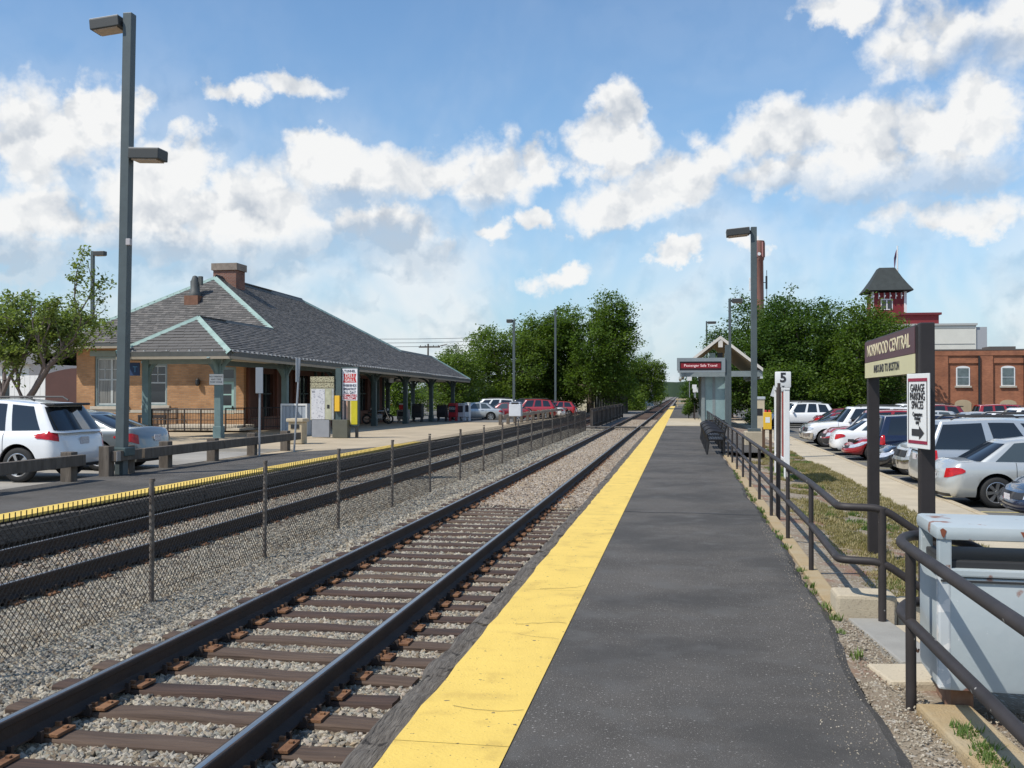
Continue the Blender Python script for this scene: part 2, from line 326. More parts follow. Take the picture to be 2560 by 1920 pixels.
for i in range(36):                    # strip painted over planks: gaps between lengths, ragged outer edge
    y0 = -3+i*3.93; y1 = y0+3.925
    k = 14
    for j in range(k):
        a0 = y0+(y1-y0)*j/k; a1 = y0+(y1-y0)*(j+1)/k
        e0 = -1.43+rr.uniform(-0.012, 0.012); 
        if j == 0 and i == 0: pe = e0
        ye.add([(pe,a0,0.006),(-0.842,a0,0.006),(-0.842,a1,0.006),(e0,a1,0.006),(pe,a0,-0.14),(e0,a1,-0.14),(-0.842,a0,-0.02),(-0.842,a1,-0.02)], [(0,1,2,3),(4,0,3,5)])
        pe = e0
    ye.quad((-1.43,y1,0.004),(-0.842,y1,0.004),(-0.842,y1,-0.03),(-1.43,y1,-0.03))
o = ye.build('warning_strip', M_yel, platform, fix=False); o['label'] = 'worn yellow painted safety strip along the platform edge'
for y, w in ((14.83,0.028),(20.66,0.02),(25.47,0.02),(29.6,0.025),(33.2,0.02),(38.2,0.03),(44.5,0.03),(49,0.03)):
    s = MB(); pts = [(-0.84+i*0.245, y+0.03*math.sin(i*1.3+y)-0.015*i) for i in range(9)]
    for (x0, y0), (x1, y1) in zip(pts[:-1], pts[1:]): s.quad((x0,y0-w/2,.004),(x1,y1-w/2,.004),(x1,y1+w/2,.004),(x0,y0+w/2,.004))
    s.build('tar_seam', mat('tar', (0.014,0.014,0.015), 0.6), platform)
for q in range(16):
    y = 4.4+q*1.15+rr.uniform(-.5,.5); x = rr.uniform(-1.38,-1.0); s = MB(); a = rr.uniform(-.4,.6); wd = rr.uniform(.0015,.004)
    pts = [(x,y)]
    for k in range(rr.randint(3,8)): a += rr.uniform(-.7,.7); pts.append((min(-.86,max(-1.42,pts[-1][0]+.07*math.cos(a))), pts[-1][1]+.07*math.sin(a)))
    for (x0,y0),(x1,y1) in zip(pts[:-1],pts[1:]): s.quad((x0,y0-wd,.0095),(x1,y1-wd,.0095),(x1,y1+wd,.0095),(x0,y0+wd,.0095))
    s.build('paint_crack', mat('crack_dark', (.10,.075,.03), .9), platform)
# weathered edge timbers
y = -2.0; i = 0
while y < 120:
    L = rr.uniform(2.9, 3.6); w = rr.uniform(0.20, 0.235); b = MB(); n = 22; top = -0.055+rr.uniform(-0.02, 0.015); x1 = -1.437
    sec = lambda q: (x1-w+rr.uniform(-.016,.016), top+rr.uniform(-.02,.008))
    rows = []
    for j in range(n+1):
        xa, zt = sec(j); yy = y+(L-0.02)*j/n
        xm = (xa+x1)/2+rr.uniform(-.02,.02)
        rows.append([(xa-.01,yy,-0.36),(xa,yy,zt-.03),(xa+.035,yy,zt),(xm,yy,zt+rr.uniform(-.034,.004)),(x1-.02,yy,zt),(x1,yy,zt-.015),(x1,yy,-0.36)])
    b.v = [p for r_ in rows for p in r_]
    for j in range(n):
        for k in range(6): b.f.append((j*7+k, j*7+k+1, (j+1)*7+k+1, (j+1)*7+k)); b.m.append(0)
    b.f += [tuple(range(7)), tuple(n*7+k for k in range(7))]; b.m += [0, 0]
    b.build('edge_timber', M_wood, platform, smooth=50); y += L
# concrete slab where the ramp meets the platform
pad = MB(); pad.bevbox((0.55, 61.5, -0.03), (2.75, 14.6, 0.16), 0.03); pad.build('concrete_slab', M_conc, platform)
# stained kerb along the right edge of the platform
y = 8.35; pk = 0
while y < 53:
    L = 2.3; k = MB(); k.bevbox((1.275, y+L/2, -0.115), (0.155, L-0.02, 0.19), 0.014); k.build('kerb_piece', M_ochre, platform); y += L
for (y0, y1) in ((3.2, 4.75), (4.8, 6.0)):
    k = MB(); k.bevbox((1.50, (y0+y1)/2, -0.075), (0.30, y1-y0, 0.13), 0.02, rot=R(4)); k.build('kerb_piece', M_ochre, platform)
# bottom of the steps beside the sign
st = MB(); st.bevbox((1.46, 8.52, -0.02), (0.47, 0.36, 0.30), 0.03); st.build('step_block', M_conc, platform)
st = MB(); st.bevbox((1.86, 8.50, -0.05), (0.30, 0.34, 0.26), 0.05, rot=R(-8)); st.build('step_block', M_conc, platform)
M_slab = mat('grey_slab', (0.30, 0.285, 0.25), 0.9, var=0.12, vs=3, bump=0.3, bs=80)
st = MB(); st.bevbox((1.52, 7.65, -0.085), (0.30, 1.30, 0.10), 0.015, rot=R(6)); st.build('landing_slab', M_slab, platform)
st = MB(); st.bevbox((1.85, 7.6, -0.11), (0.28, 1.2, 0.12), 0.03, rot=R(12)); st.build('landing_slab', M_conc, platform)
st = MB(); st.bevbox((1.46, 6.72, -0.075), (0.46, 0.42, 0.09), 0.02, rot=R(10)); st.build('landing_slab', M_conc, platform)
for i in range(3):
    st = MB(); st.bevbox((2.25+i*0.3, 7.75, -0.22-i*0.14), (0.32, 1.2, 0.14), 0.015); st.build('step', M_conc, platform)

# ---- bank, sidewalk and parking lot on the right
g = MB(); xs = [1.08,1.2,1.35,1.6,2.0,2.5,3.0,3.5,4.12]; ys = [-4+i*0.7 for i in range(64)]+[42+i*6 for i in range(18)]
for j, y in enumerate(ys):
    for i, x in enumerate(xs):
        t = (x-1.08)/(4.12-1.08); z = -0.05-0.43*(t**1.2)+(rr.uniform(-.018,.018) if 0 < i < len(xs)-1 else 0)
        g.v.append((x, y, z))
n = len(xs)
for j in range(len(ys)-1):
    for i in range(n-1): g.f.append((j*n+i, j*n+i+1, (j+1)*n+i+1, (j+1)*n+i)); g.m.append(0)
bank = struct('bank', g, M_dirt, 'patchy dirt and grass bank between platform and sidewalk', smooth=60)
sw = MB(); sw.quad((4.0,-4,-.56),(5.5,-4,-.56),(5.5,140,-.56),(4.0,140,-.56)); sidewalk = struct('sidewalk', sw, M_dirt)
yy = 2.0; flag = MB(); flag.bevbox((0,0,0), (1.36, 1.50, 0.12), 0.008); fm = flag.mesh('sidewalk_slab', M_conc)
while yy < 84:
    o = link('sidewalk_slab', fm, sidewalk, (4.75, yy, -0.56)); yy += 1.51
kb = MB(); kb.bevbox((0,0,0), (0.14, 2.98, 0.24), 0.02); km = kb.mesh('kerb', M_kerb)
for i in range(30): link('kerb', km, sidewalk, (5.51, 1+i*3.0, -0.60))
lot = MB(); lot.quad((5.4,-4,-.62),(70,-4,-.62),(70,150,-.62),(5.4,150,-.62)); lotr = struct('parking_lot', lot, M_lot, 'grey asphalt parking lot on the right')
M_line = mat('line_paint', (0.62, 0.52, 0.22), 0.8, var=0.3, vs=3)
for i in range(17):
    s = MB(); y = 18.2+i*2.95; s.quad((5.75,y,-.614),(10.4,y,-.614),(10.4,y+.1,-.614),(5.75,y+.1,-.614)); s.build('bay_line', M_line, lotr)

# ---- far platform and station forecourt on the left
def gz(y): return 0.0 if y < 37 else -0.0095*(min(y, 90)-37)
fp = MB(); ys = [-4,10,20,27,31.5]; xw = [-12.25,-12.25,-12.2,-11.9,-9.75]
for (y0,a),(y1,b) in zip(list(zip(ys,xw))[:-1], list(zip(ys,xw))[1:]): fp.quad((a,y0,0),(-9.72,y0,0),(-9.72,y1,0),(b,y1,0))
farp = struct('far_platform', fp, M_asph, 'black asphalt platform beside the far track')
ye = MB()
for j in range(26):
    y0 = -4+j*1.5; y1 = y0+1.5; a = -9.72 if y0 < 33 else -9.6
    ye.quad((a,y0,.005+gz(y0)),(-9.28,y0,.005+gz(y0)),(-9.28,y1,.005+gz(y1)),(a,y1,.005+gz(y1)))
    ye.quad((-9.28,y0,.005+gz(y0)),(-9.28,y0,-.12),(-9.28,y1,-.12),(-9.28,y1,.005+gz(y1)))
o = ye.build('warning_strip', M_yel, farp, fix=False)
y = -4.0
while y < 64:
    L = rr.uniform(3.2, 4.2); b = MB(); z = gz(y+L/2); b.bevbox((-9.20, y+L/2, z-0.19+rr.uniform(-.015,.015)), (0.16, L-0.02, 0.26), 0.015); b.build('edge_timber', M_wood, farp); y += L
s = MB(); s.quad((-12.25,24,-.013),(-9.3,24,-.013),(-9.3,30.3,-.013),(-12.25,30.3,-.013)); struct('forecourt_edge', s, M_pave)
fc = MB(); xs = [-60,-40,-25,-18,-14,-9.27]; ys = [30,37,45,55,65,75,90,130]
for j, y in enumerate(ys):
    for i, x in enumerate(xs): fc.v.append((x, y, gz(y)-0.012))
n = len(xs)
for j in range(len(ys)-1):
    for i in range(n-1):
        fc.f.append((j*n+i, j*n+i+1, (j+1)*n+i+1, (j+1)*n+i)); fc.m.append(0)
fcourt = struct('forecourt', fc, M_pave, 'tan paved forecourt around the station')
s = MB(); s.quad((-60,-4,-.12),(-12.2,-4,-.12),(-12.2,30.2,-.12),(-60,30.2,-.12)); s.quad((-60,30.0,-.012),(-12,30.0,-.012),(-12,30.0,-.13),(-60,30.0,-.13)); s.quad((-12.25,-4,0),(-12.2,20,0),(-12.2,20,-.13),(-12.25,-4,-.13)); s.quad((-12.2,20,0),(-12.1,30,0),(-12.1,30,-.13),(-12.2,20,-.13)); struct('station_lot', s, mat('old_lot', (0.30,0.275,0.235), 0.92, var=0.22, vs=0.5, bump=0.3, bs=80))
b = MB(); b.quad((-9.28,-4,0.0),(-9.28,140,-.3),(-9.28,140,-1),(-9.28,-4,-1)); o = b.build('edge_face', M_wood, farp)
s = MB(); s.quad((-60,70,gz(70)+.0),(-12,70,gz(70)+.0),(-12,130,gz(90)+.02),(-60,130,gz(90)+.02)); struct('rear_lot', s, M_lot)

# ------------------------------------------------------------------ tracks
def rail_mesh(name, x, y0, y1):
    p = [(-.07,0),(.07,0),(.07,.011),(.022,.03),(.010,.045),(.010,.118),(.034,.133),(.036,.160),(.031,.1675),(.019,.170),(-.019,.170),(-.031,.1675),(-.036,.160),(-.034,.133),(-.010,.118),(-.010,.045),(-.022,.03),(-.07,.011)]
    b = MB(); n = len(p); seg = [y0]; 
    while seg[-1] < y1: seg.append(min(y1, seg[-1]+(12 if seg[-1] < 160 else 60)))
    for y in seg:
        for a, c in p: b.v.append((x+a, y, -0.36+c))
    for j in range(len(seg)-1):
        for k in range(n): b.f.append((j*n+k, j*n+(k+1)%n, (j+1)*n+(k+1)%n, (j+1)*n+k)); b.m.append(1 if k == 9 else 0)
    return b
def plate_mesh():
    b = MB(); b.bevbox((0,0,0), (0.36,0.19,0.022), 0.004, mi=0)
    for sx in (-1,1):
        b.box((sx*0.082,0.055*sx,0.024), (0.036,0.022,0.03), mi=0); b.box((sx*0.082,-0.055*sx,0.022), (0.036,0.022,0.026), mi=0); b.box((sx*0.150,0.03*sx,0.017), (0.028,0.028,0.014), mi=0)
    return b.mesh('tie_plate', M_rust)
def anchor_mesh():
    b = MB(); b.prism([(-.105,-.02),(.105,-.02),(.105,.05),(.075,.05),(.075,.02),(-.075,.02),(-.075,.05),(-.105,.05)], -.014, .014, 'Y')
    return b.mesh('rail_anchor', M_rail)
PL = plate_mesh(); AN = anchor_mesh()
ties = []
for q in range(8):
    b = MB(); n = 10; rows = []
    w = rr.uniform(.105,.122)
    for j in range(n+1):
        x = -1.29+2.58*j/n
        t = rr.uniform(-.008,.006); rows.append([(x,-w+rr.uniform(-.006,.006),-.14),(x,-w+rr.uniform(-.004,.008),-.012+t),(x,-w+.02,t),(x,rr.uniform(-.03,.03),t+rr.uniform(-.008,.006)),(x,w-.02,t),(x,w+rr.uniform(-.008,.004),-.012+t),(x,w,-.14)])
    b.v = [p for r_ in rows for p in r_]
    for j in range(n):
        for k in range(6): b.f.append((j*7+k, j*7+k+1, (j+1)*7+k+1, (j+1)*7+k)); b.m.append(0)
    b.f += [tuple(range(7)), tuple(n*7+k for k in range(7))]; b.m += [0,0]
    ties.append(b.mesh('tie', M_tie if q < 5 else M_tie2, smooth=50))
def track(cx, label, y_parts, y_end, rail_end, grp=None, sink=0.0):
    t = thing('railway_track', label, 'railway track', (cx, 0, 0))
    for s in (-1, 1): rail_mesh('rail', s*0.7525, -4, rail_end).build('rail', [M_rail, M_head], t, smooth=35)
    y = 2.2; n = 0
    while y < y_parts:
        o = link('tie', ties[rr.randrange(8)], t, (rr.uniform(-.03,.03), y, -0.376-sink+rr.uniform(-.006,.006)), R(rr.uniform(-1.0,1.0)))
        o.scale = (1, rr.uniform(.9, 1.05), 1)
        if y < 34:
            for s in (-1, 1):
                p = link('tie_plate', PL, o, (s*0.7525, 0, 0.014)); 
                if y < 20:
                    for q in (-.135,.135): link('rail_anchor', AN, o, (s*0.7525, q, 0.006+sink))
        y += 0.497+rr.uniform(-.018,.018); n += 1
    b = MB()
    while y < y_end: b.box((0, y, -0.45-sink), (2.5, 0.22, 0.13)); y += 0.5
    o = b.build('far_ties', M_tie, t); o['kind'] = 'stuff'
    return t
track(-3.2275, 'rusty railway track with dark ties beside the near platform', 118, 330, 900)
tr2 = track(-7.56, 'half buried railway track beyond the chain link fence', 70, 120, 190, sink=0.03)
# plank crossing over the near track
cr = thing('plank_crossing', 'narrow grey timber walkway laid across the near track', 'crossing', (-3.2, 57.6, 0))
for x0, x1 in ((-2.3,-0.86),(-0.62,0.62),(0.86,1.6)):
    for k in range(2):
        b = MB(); b.bevbox(((x0+x1)/2, k*0.42, -0.215), (x1-x0, 0.40, 0.10), 0.015); b.build('plank', M_wood, cr)

# ------------------------------------------------------------------ ballast stones
def rock(seed, flat):
    r_ = random.Random(seed); bm = bmesh.new(); bmesh.ops.create_icosphere(bm, subdivisions=1, radius=1)
    for v in bm.verts:
        v.co *= r_.uniform(0.72, 1.15); v.co.z *= flat; v.co.x *= 1.25
    me = bpy.data.meshes.new('stone'); bm.to_mesh(me); bm.free(); return me
def stonemat(name, cols):
    m = mat(name, cols[0], 0.9); t, b = nt(m)
    oi = t.nodes.new('ShaderNodeObjectInfo'); cr_ = t.nodes.new('ShaderNodeValToRGB'); cr_.color_ramp.interpolation = 'CONSTANT'
    e = cr_.color_ramp.elements; e[0].position = 0; e[0].color = (*cols[0],1); e[1].position = 1/len(cols); e[1].color = (*cols[1],1)
    for i, c in enumerate(cols[2:]): k = e.new((i+2)/len(cols)); k.color = (*c,1)
    t.links.new(oi.outputs['Random'], cr_.inputs[0])
    g_ = t.nodes.new('ShaderNodeNewGeometry'); n_ = t.nodes.new('ShaderNodeTexNoise'); n_.inputs['Scale'].default_value = 70; n_.inputs['Detail'].default_value = 3
    t.links.new(g_.outputs['Position'], n_.inputs['Vector'])
    mr_ = t.nodes.new('ShaderNodeMapRange'); mr_.inputs['To Min'].default_value = 0.7; mr_.inputs['To Max'].default_value = 1.25; t.links.new(n_.outputs['Fac'], mr_.inputs['Value'])
    mx = t.nodes.new('ShaderNodeMix'); mx.data_type = 'RGBA'; mx.blend_type = 'MULTIPLY'; mx.inputs['Factor'].default_value = 1
    t.links.new(cr_.outputs[0], mx.inputs['A']); t.links.new(mr_.outputs[0], mx.inputs['B']); t.links.new(mx.outputs['Result'], b.inputs['Base Color'])
    return m
M_stone = stonemat('ballast_stone', [(0.32,0.28,0.215),(0.22,0.195,0.155),(0.42,0.37,0.28),(0.13,0.12,0.105),(0.26,0.215,0.15),(0.36,0.325,0.265),(0.18,0.14,0.095),(0.25,0.24,0.195)])
M_stone2 = stonemat('rusty_ballast_stone', [(0.30,0.24,0.18),(0.40,0.34,0.27),(0.23,0.17,0.12),(0.36,0.31,0.25),(0.27,0.22,0.17),(0.33,0.25,0.16)])
def scatter(name, emit_v, emit_f, density, protos, smin, smax, label, seed=0, tilt=1.0, matl=None):
    """uncountable pieces strewn over a sheet: geometry-node instances on one 'stuff' object"""
    me = bpy.data.meshes.new(name); me.from_pydata(emit_v, [], emit_f)
    o = link(name, me); o['kind'] = 'stuff'; o['label'] = label
    cl = bpy.data.collections.new(name+'_pieces')
    for p in protos:
        q = bpy.data.objects.new('piece', p); cl.objects.link(q)
    ng = bpy.data.node_groups.new(name, 'GeometryNodeTree')
    ng.interface.new_socket('Geometry', in_out='INPUT', socket_type='NodeSocketGeometry'); ng.interface.new_socket('Geometry', in_out='OUTPUT', socket_type='NodeSocketGeometry')
    N = ng.nodes.new; L = ng.links.new
    gi = N('NodeGroupInput'); go = N('NodeGroupOutput'); dp = N('GeometryNodeDistributePointsOnFaces'); dp.inputs['Density'].default_value = density; dp.inputs['Seed'].default_value = seed
    ci = N('GeometryNodeCollectionInfo'); ci.inputs['Collection'].default_value = cl; ci.inputs['Separate Children'].default_value = True; ci.inputs['Reset Children'].default_value = True
    ip = N('GeometryNodeInstanceOnPoints'); ip.inputs['Pick Instance'].default_value = True
    rv = N('FunctionNodeRandomValue'); rv.data_type = 'FLOAT_VECTOR'; rv.inputs[0].default_value = (-tilt,-tilt,0); rv.inputs[1].default_value = (tilt,tilt,6.283)
    rs = N('FunctionNodeRandomValue'); rs.data_type = 'FLOAT'; rs.inputs[2].default_value = smin; rs.inputs[3].default_value = smax
    L(gi.outputs[0], dp.inputs['Mesh']); L(dp.outputs['Points'], ip.inputs['Points']); L(ci.outputs[0], ip.inputs['Instance'])
    L(rv.outputs[0], ip.inputs['Rotation']); L(rs.outputs[1], ip.inputs['Scale']); L(ip.outputs[0], go.inputs[0])
    md = o.modifiers.new('scatter', 'NODES'); md.node_group = ng
    return o
rocks = [rock(i, f) for i, f in enumerate((0.55,0.7,0.62,0.8,0.5))]
for r_ in rocks: r_.materials.append(M_stone)
rocks2 = [r_.copy() for r_ in rocks]
for r_ in rocks2: r_.materials.clear(); r_.materials.append(M_stone2)
def sheet(x0, x1, y0, y1, z, n=1):
    return [(x0,y0,z),(x1,y0,z),(x1,y1,z),(x0,y1,z)], [(0,1,2,3)]
def strips(rects):
    v, f = [], []
    for (x0,x1,y0,y1,z) in rects:
        k = len(v); v += [(x0,y0,z),(x1,y0,z),(x1,y1,z),(x0,y1,z)]; f.append((k,k+1,k+2,k+3))
    return v, f
near = [(-9.1,-4.55,4,13,-.42),(-4.55,-1.62,2.6,13,-.424)]
scatter('ballast_stones', *strips(near), 1900, rocks, 0.015, 0.034, 'grey crushed ballast stones in the foreground trackbed', 1)
scatter('ballast_stones', *strips([(-9.1,-4.0,13,26,-.42),(-4.0,-1.62,13,20,-.422)]), 950, rocks, 0.022, 0.045, 'grey crushed ballast stones between the tracks further along', 2)
scatter('rusty_ballast_stones', *strips([(-4.0,-1.62,18.5,42,-.388)]), 420, rocks2, 0.022, 0.045, 'brown stained ballast covering the near track ahead', 3)
scatter('rusty_ballast_stones', *strips([(-2.3,-1.62,3,20,-.41),(-8.3,-6.8,6,26,-.395),(-3.9,-2.6,3,20,-.42)]), 120, rocks2, 0.014, 0.034, 'brown stones strewn beside the rails', 4)
scatter('ballast_stones', *strips([(-9.1,-4.0,26,60,-.42)]), 240, rocks, 0.03, 0.055, 'grey ballast in the distance along the fence', 5)
scatter('rusty_ballast_stones', *strips([(-4.0,-1.62,42,80,-.385)]), 220, rocks2, 0.03, 0.055, 'brown ballast on the distant near track', 6)
# litter of gravel and grit by the platform's right edge and on the bank
pebble = [rock(20+i, .7) for i in range(3)]
for p in pebble: p.materials.append(stonemat('pale_pebble', [(0.36,0.31,0.23),(0.28,0.24,0.18),(0.42,0.37,0.29),(0.22,0.18,0.13)]))
scatter('gravel', *strips([(1.0,1.42,3,6.5,-.045),(1.13,1.42,6.5,8.3,-.045),(1.3,2.4,3,6.2,-.105)]), 1500, pebble, 0.003, 0.010, 'loose pale gravel at the right edge of the platform', 7)
scatter('grit', *strips([(.72,1.02,3,6.5,.001),(.95,1.12,6.5,9,.001),(1.0,1.12,9,14,.001)]), 420, pebble, 0.0016, 0.005, 'pale grit spilled over the edge of the asphalt', 17)
scatter('gravel', *strips([(1.34,3.6,8.5,22,-.21)]), 40, pebble, 0.005, 0.014, 'scattered gravel on the bank', 8)
# grass and dry weeds
def tuft(seed, h, n, cols):
    r_ = random.Random(seed); v = []
    for i in range(n):
        a = r_.uniform(0, 6.28); l = h*r_.uniform(.5, 1.1); b = r_.uniform(.2, .8)*l; w = 0.006*r_.uniform(.7,1.6); x, y = r_.uniform(-.05,.05), r_.uniform(-.05,.05)
        d = Vector((math.cos(a), math.sin(a), 0)); p = Vector((-d.y, d.x, 0))*w; o = Vector((x,y,-.01))
        v += [o-p, o+p, o+d*b*.4+Vector((0,0,l*.6))+p*.7, o+d*b*.4+Vector((0,0,l*.6))-p*.7]
        v += [o+d*b*.4+Vector((0,0,l*.6))-p*.7, o+d*b*.4+Vector((0,0,l*.6))+p*.7, o+d*b+Vector((0,0,l)), o+d*b+Vector((0,0,l))]
    return fastmesh('tuft', [tuple(q) for q in v], 4, cols)
def leafmat(name, c1, c2, scale=0.6, tr=0.35):
    m = mat(name, c1, 0.55, col2=c2, vs=scale, spec=0.25); t, b = nt(m)
    tn = t.nodes.new('ShaderNodeBsdfTranslucent'); mx = t.nodes.new('ShaderNodeMixShader'); mx.inputs[0].default_value = tr
    src0 = b.inputs['Base Color'].links[0].from_socket; gi_ = t.nodes.new('ShaderNodeNewGeometry'); mr_ = t.nodes.new('ShaderNodeMapRange'); mr_.inputs['To Min'].default_value = .62; mr_.inputs['To Max'].default_value = 1.35; t.links.new(gi_.outputs['Random Per Island'], mr_.inputs['Value'])
    vv = t.nodes.new('ShaderNodeMix'); vv.data_type = 'RGBA'; vv.blend_type = 'MULTIPLY'; vv.inputs['Factor'].default_value = 1; t.links.new(src0, vv.inputs['A']); t.links.new(mr_.outputs[0], vv.inputs['B']); src = vv.outputs['Result']; t.links.new(src, b.inputs['Base Color'])
    br = t.nodes.new('ShaderNodeMix'); br.data_type = 'RGBA'; br.blend_type = 'MULTIPLY'; br.inputs['Factor'].default_value = 1
    br.inputs['B'].default_value = (1.5, 1.6, 0.6, 1); t.links.new(src, br.inputs['A']); t.links.new(br.outputs['Result'], tn.inputs['Color'])
    out = t.nodes['Material Output']; t.links.new(b.outputs[0], mx.inputs[1]); t.links.new(tn.outputs[0], mx.inputs[2]); t.links.new(mx.outputs[0], out.inputs['Surface'])
    return m
M_grass = leafmat('grass_blades', (0.09,0.16,0.035), (0.15,0.20,0.06), 2.0); M_dry = leafmat('dry_grass', (0.36,0.29,0.16), (0.24,0.21,0.10), 2.0)
gt = [tuft(i, .085, 22, M_grass) for i in range(3)]; dt = [tuft(10+i, .08, 22, M_dry) for i in range(3)]
def bankz(x): return -0.05-0.43*(max(0, (x-1.08)/3.04)**1.2)
gr, dr = [], []
for i in range(170):
    y = rr.uniform(8.8, 40); x = rr.uniform(1.9, 3.95); w = rr.uniform(.12,.4)
    (gr if rr.random() < .36 else dr).append((x-w, min(4.0, x+w), y-w, y+w, bankz(x)-.005))
for i in range(48): y = 6.6+i*.36+rr.uniform(-.1,.1); gr.append((1.15,1.19,y,y+rr.uniform(.08,.26),-.03))
scatter('grass', *strips(gr), 120, gt, .4, 1.0, 'green grass patches on the bank and along the kerb', 9, .25)
scatter('dry_grass', *strips(dr+[(2.2,3.95,9,30,-.32),(1.5,2.4,8.9,18,-.17),(2.4,3.9,9,14,-.33)]), 120, dt, .6, 1.2, 'straw coloured dry grass on the bank', 10, .25)
scatter('grass', *strips([(1.42,1.50,4.3,5.6,-.03)]), 420, gt, .5, .9, 'bright green weed strip at the kerb in the foreground', 11, .25)

# ------------------------------------------------------------------ chain link fence between the tracks
M_wire = mat('fence_wire', (0.036, 0.031, 0.027), 0.8); M_post = mat('fence_post', (0.21, 0.19, 0.165), 0.75, 0.3, col2=(0.11, 0.08, 0.06), vs=9)
def chain(Lp, Hh, p, r):
    vs = []; k = 1.0
    def seg(y0, z0, y1, z1):
        for (a, b) in (((-r,-r),(r,-r)), ((r,-r),(0,r)), ((0,r),(-r,-r))):
            vs.extend([(a[0],y0,z0+a[1]),(b[0],y0,z0+b[1]),(b[0],y1,z1+b[1]),(a[0],y1,z1+a[1])])
    n = int((Lp+Hh)/p)+1
    for i in range(n+1):                     # one diagonal of each hand per mesh
        c = i*p-Hh
        z0 = max(0, -c); z1 = min(Hh, Lp-c)
        if z1 > z0: seg(c+z0, z0, c+z1, z1); seg(Lp-c-z0, z0, Lp-c-z1, z1)
    for i in range(int(Lp/p)+1):             # twisted ends that stick up above the top
        y = i*p+p/4; vs.extend([(-r,y-r,Hh-.01),(r,y+r,Hh-.01),(r,y+r,Hh+.055),(-r,y-r,Hh+.055)])
    return fastmesh('chain_link', vs, 4, M_wire)
CH = chain(2.97, 1.12, 0.072, 0.0034); CH2 = chain(2.97, 1.12, 0.105, 0.0032)
fence = thing('chain_link_fence', 'low chain link fence with thin grey posts between the two tracks', 'fence', (-5.4, 0, 0))
FY = [0.6, 3.6, 6.55, 9.53, 12.36, 15.2, 18.2, 21.1, 24.05, 27.0, 29.95, 32.9, 35.9, 38.9, 41.9, 44.9, 47.9, 50.9, 53.9, 56.9]
for i, y in enumerate(FY):
    b = MB(); lean = rr.uniform(-.02,.02); b.tube([(0,0,-.55),(lean*.5,0,.2),(lean,rr.uniform(-.02,.02),.84+rr.uniform(-.02,.03))], .026, 10); b.tube([(lean,0,.84),(lean,0,.87)], .03, 10)
    b.build('fence_post', M_post, fence, smooth=True, loc=(0,y,0))
    if i < len(FY)-1:
        o = link('chain_link', CH if y < 20 else CH2, fence, (0, y+.03, -.40)); o.scale = (1, (FY[i+1]-y)/3.0, 1); o.rotation_euler = (0, R(rr.uniform(-.7,.7)), 0)
        b = MB(); b.tube([(0,y,-.3),(0,FY[i+1],-.3)], .003, 5); b.tube([(0,y,.66),(0.01,(y+FY[i+1])/2,.64),(0,FY[i+1],.66)], .004, 5); b.build('tension_wire', M_post, fence)
# slatted screen that continues the fence beyond the crossing
sf = thing('slat_fence', 'brown slatted fence continuing beyond the plank crossing', 'fence', (-5.4, 60.0, 0))
M_slat = mat('fence_slat', (0.13,0.105,0.085), 0.9, var=0.3, vs=2)
sl = MB(); sl.box((0,0,.2), (.02,.20,1.25)); slm = sl.mesh('slat', M_slat)
for i in range(150): o = link('slat', slm, sf, (rr.uniform(-.01,.01), i*.215, rr.uniform(-.02,.02)))
for z in (-.2,.6): MB().b2(.02,.06,0,32.2,z,z+.08).build('stringer', M_slat, sf)
for i in range(9): MB().b2(.02,.11,i*4-.05,i*4+.05,-.6,.75).build('fence_post', M_slat, sf)

# ------------------------------------------------------------------ station building
M_buff = brickmat('buff_brick', (0.48,0.255,0.115), (0.38,0.19,0.08), (0.32,0.22,0.14), 0, bw=.24, bh=.085, msz=.010)
M_redb = brickmat('red_brick', (0.26,0.10,0.06), (0.21,0.08,0.05), (0.24,0.19,0.16), 0)
M_redy = brickmat('red_brick_side', (0.24,0.095,0.055), (0.20,0.08,0.05), (0.22,0.17,0.14), 1)
M_brown = mat('brown_boarding', (0.115,0.045,0.03), 0.75, col2=(0.08,0.036,0.026), vs=2, stretch=(1,1,.2))
M_teal = mat('teal_paint', (0.125,0.19,0.19), 0.55, var=0.14, vs=3)
M_tealD = mat('dark_teal_paint', (0.055,0.085,0.085), 0.6, var=0.14, vs=3)
M_trim = mat('grey_green_trim', (0.20,0.25,0.24), 0.6, var=0.1, vs=4)
M_stoneT = mat('stone_trim', (0.46,0.41,0.33), 0.85, var=0.12, vs=3)
M_cop = mat('verdigris_copper', (0.29,0.40,0.36), 0.65, col2=(0.18,0.28,0.25), vs=2.5)
M_soff = mat('soffit_boards', (0.50,0.44,0.33), 0.75, var=0.08, vs=2)
M_fasc = mat('fascia', (0.075,0.08,0.075), 0.6, var=0.2, vs=3)
M_glass = mat('window_glass', (0.02,0.024,0.028), 0.06, spec=0.8)
M_curt = mat('curtain', (0.36,0.34,0.29), 0.9, var=0.25, vs=7, stretch=(6,6,.3))
M_white = mat('white_paint', (0.72,0.72,0.70), 0.5, var=0.05, vs=3)
M_mint = mat('mint_door', (0.30,0.46,0.42), 0.55, var=0.08, vs=4)
M_dark = mat('black_metal', (0.018,0.018,0.019), 0.45, var=0.2, vs=5)
M_slate = mat('slate', (0.115,0.108,0.105), 0.72, bump=0.25, bs=25)
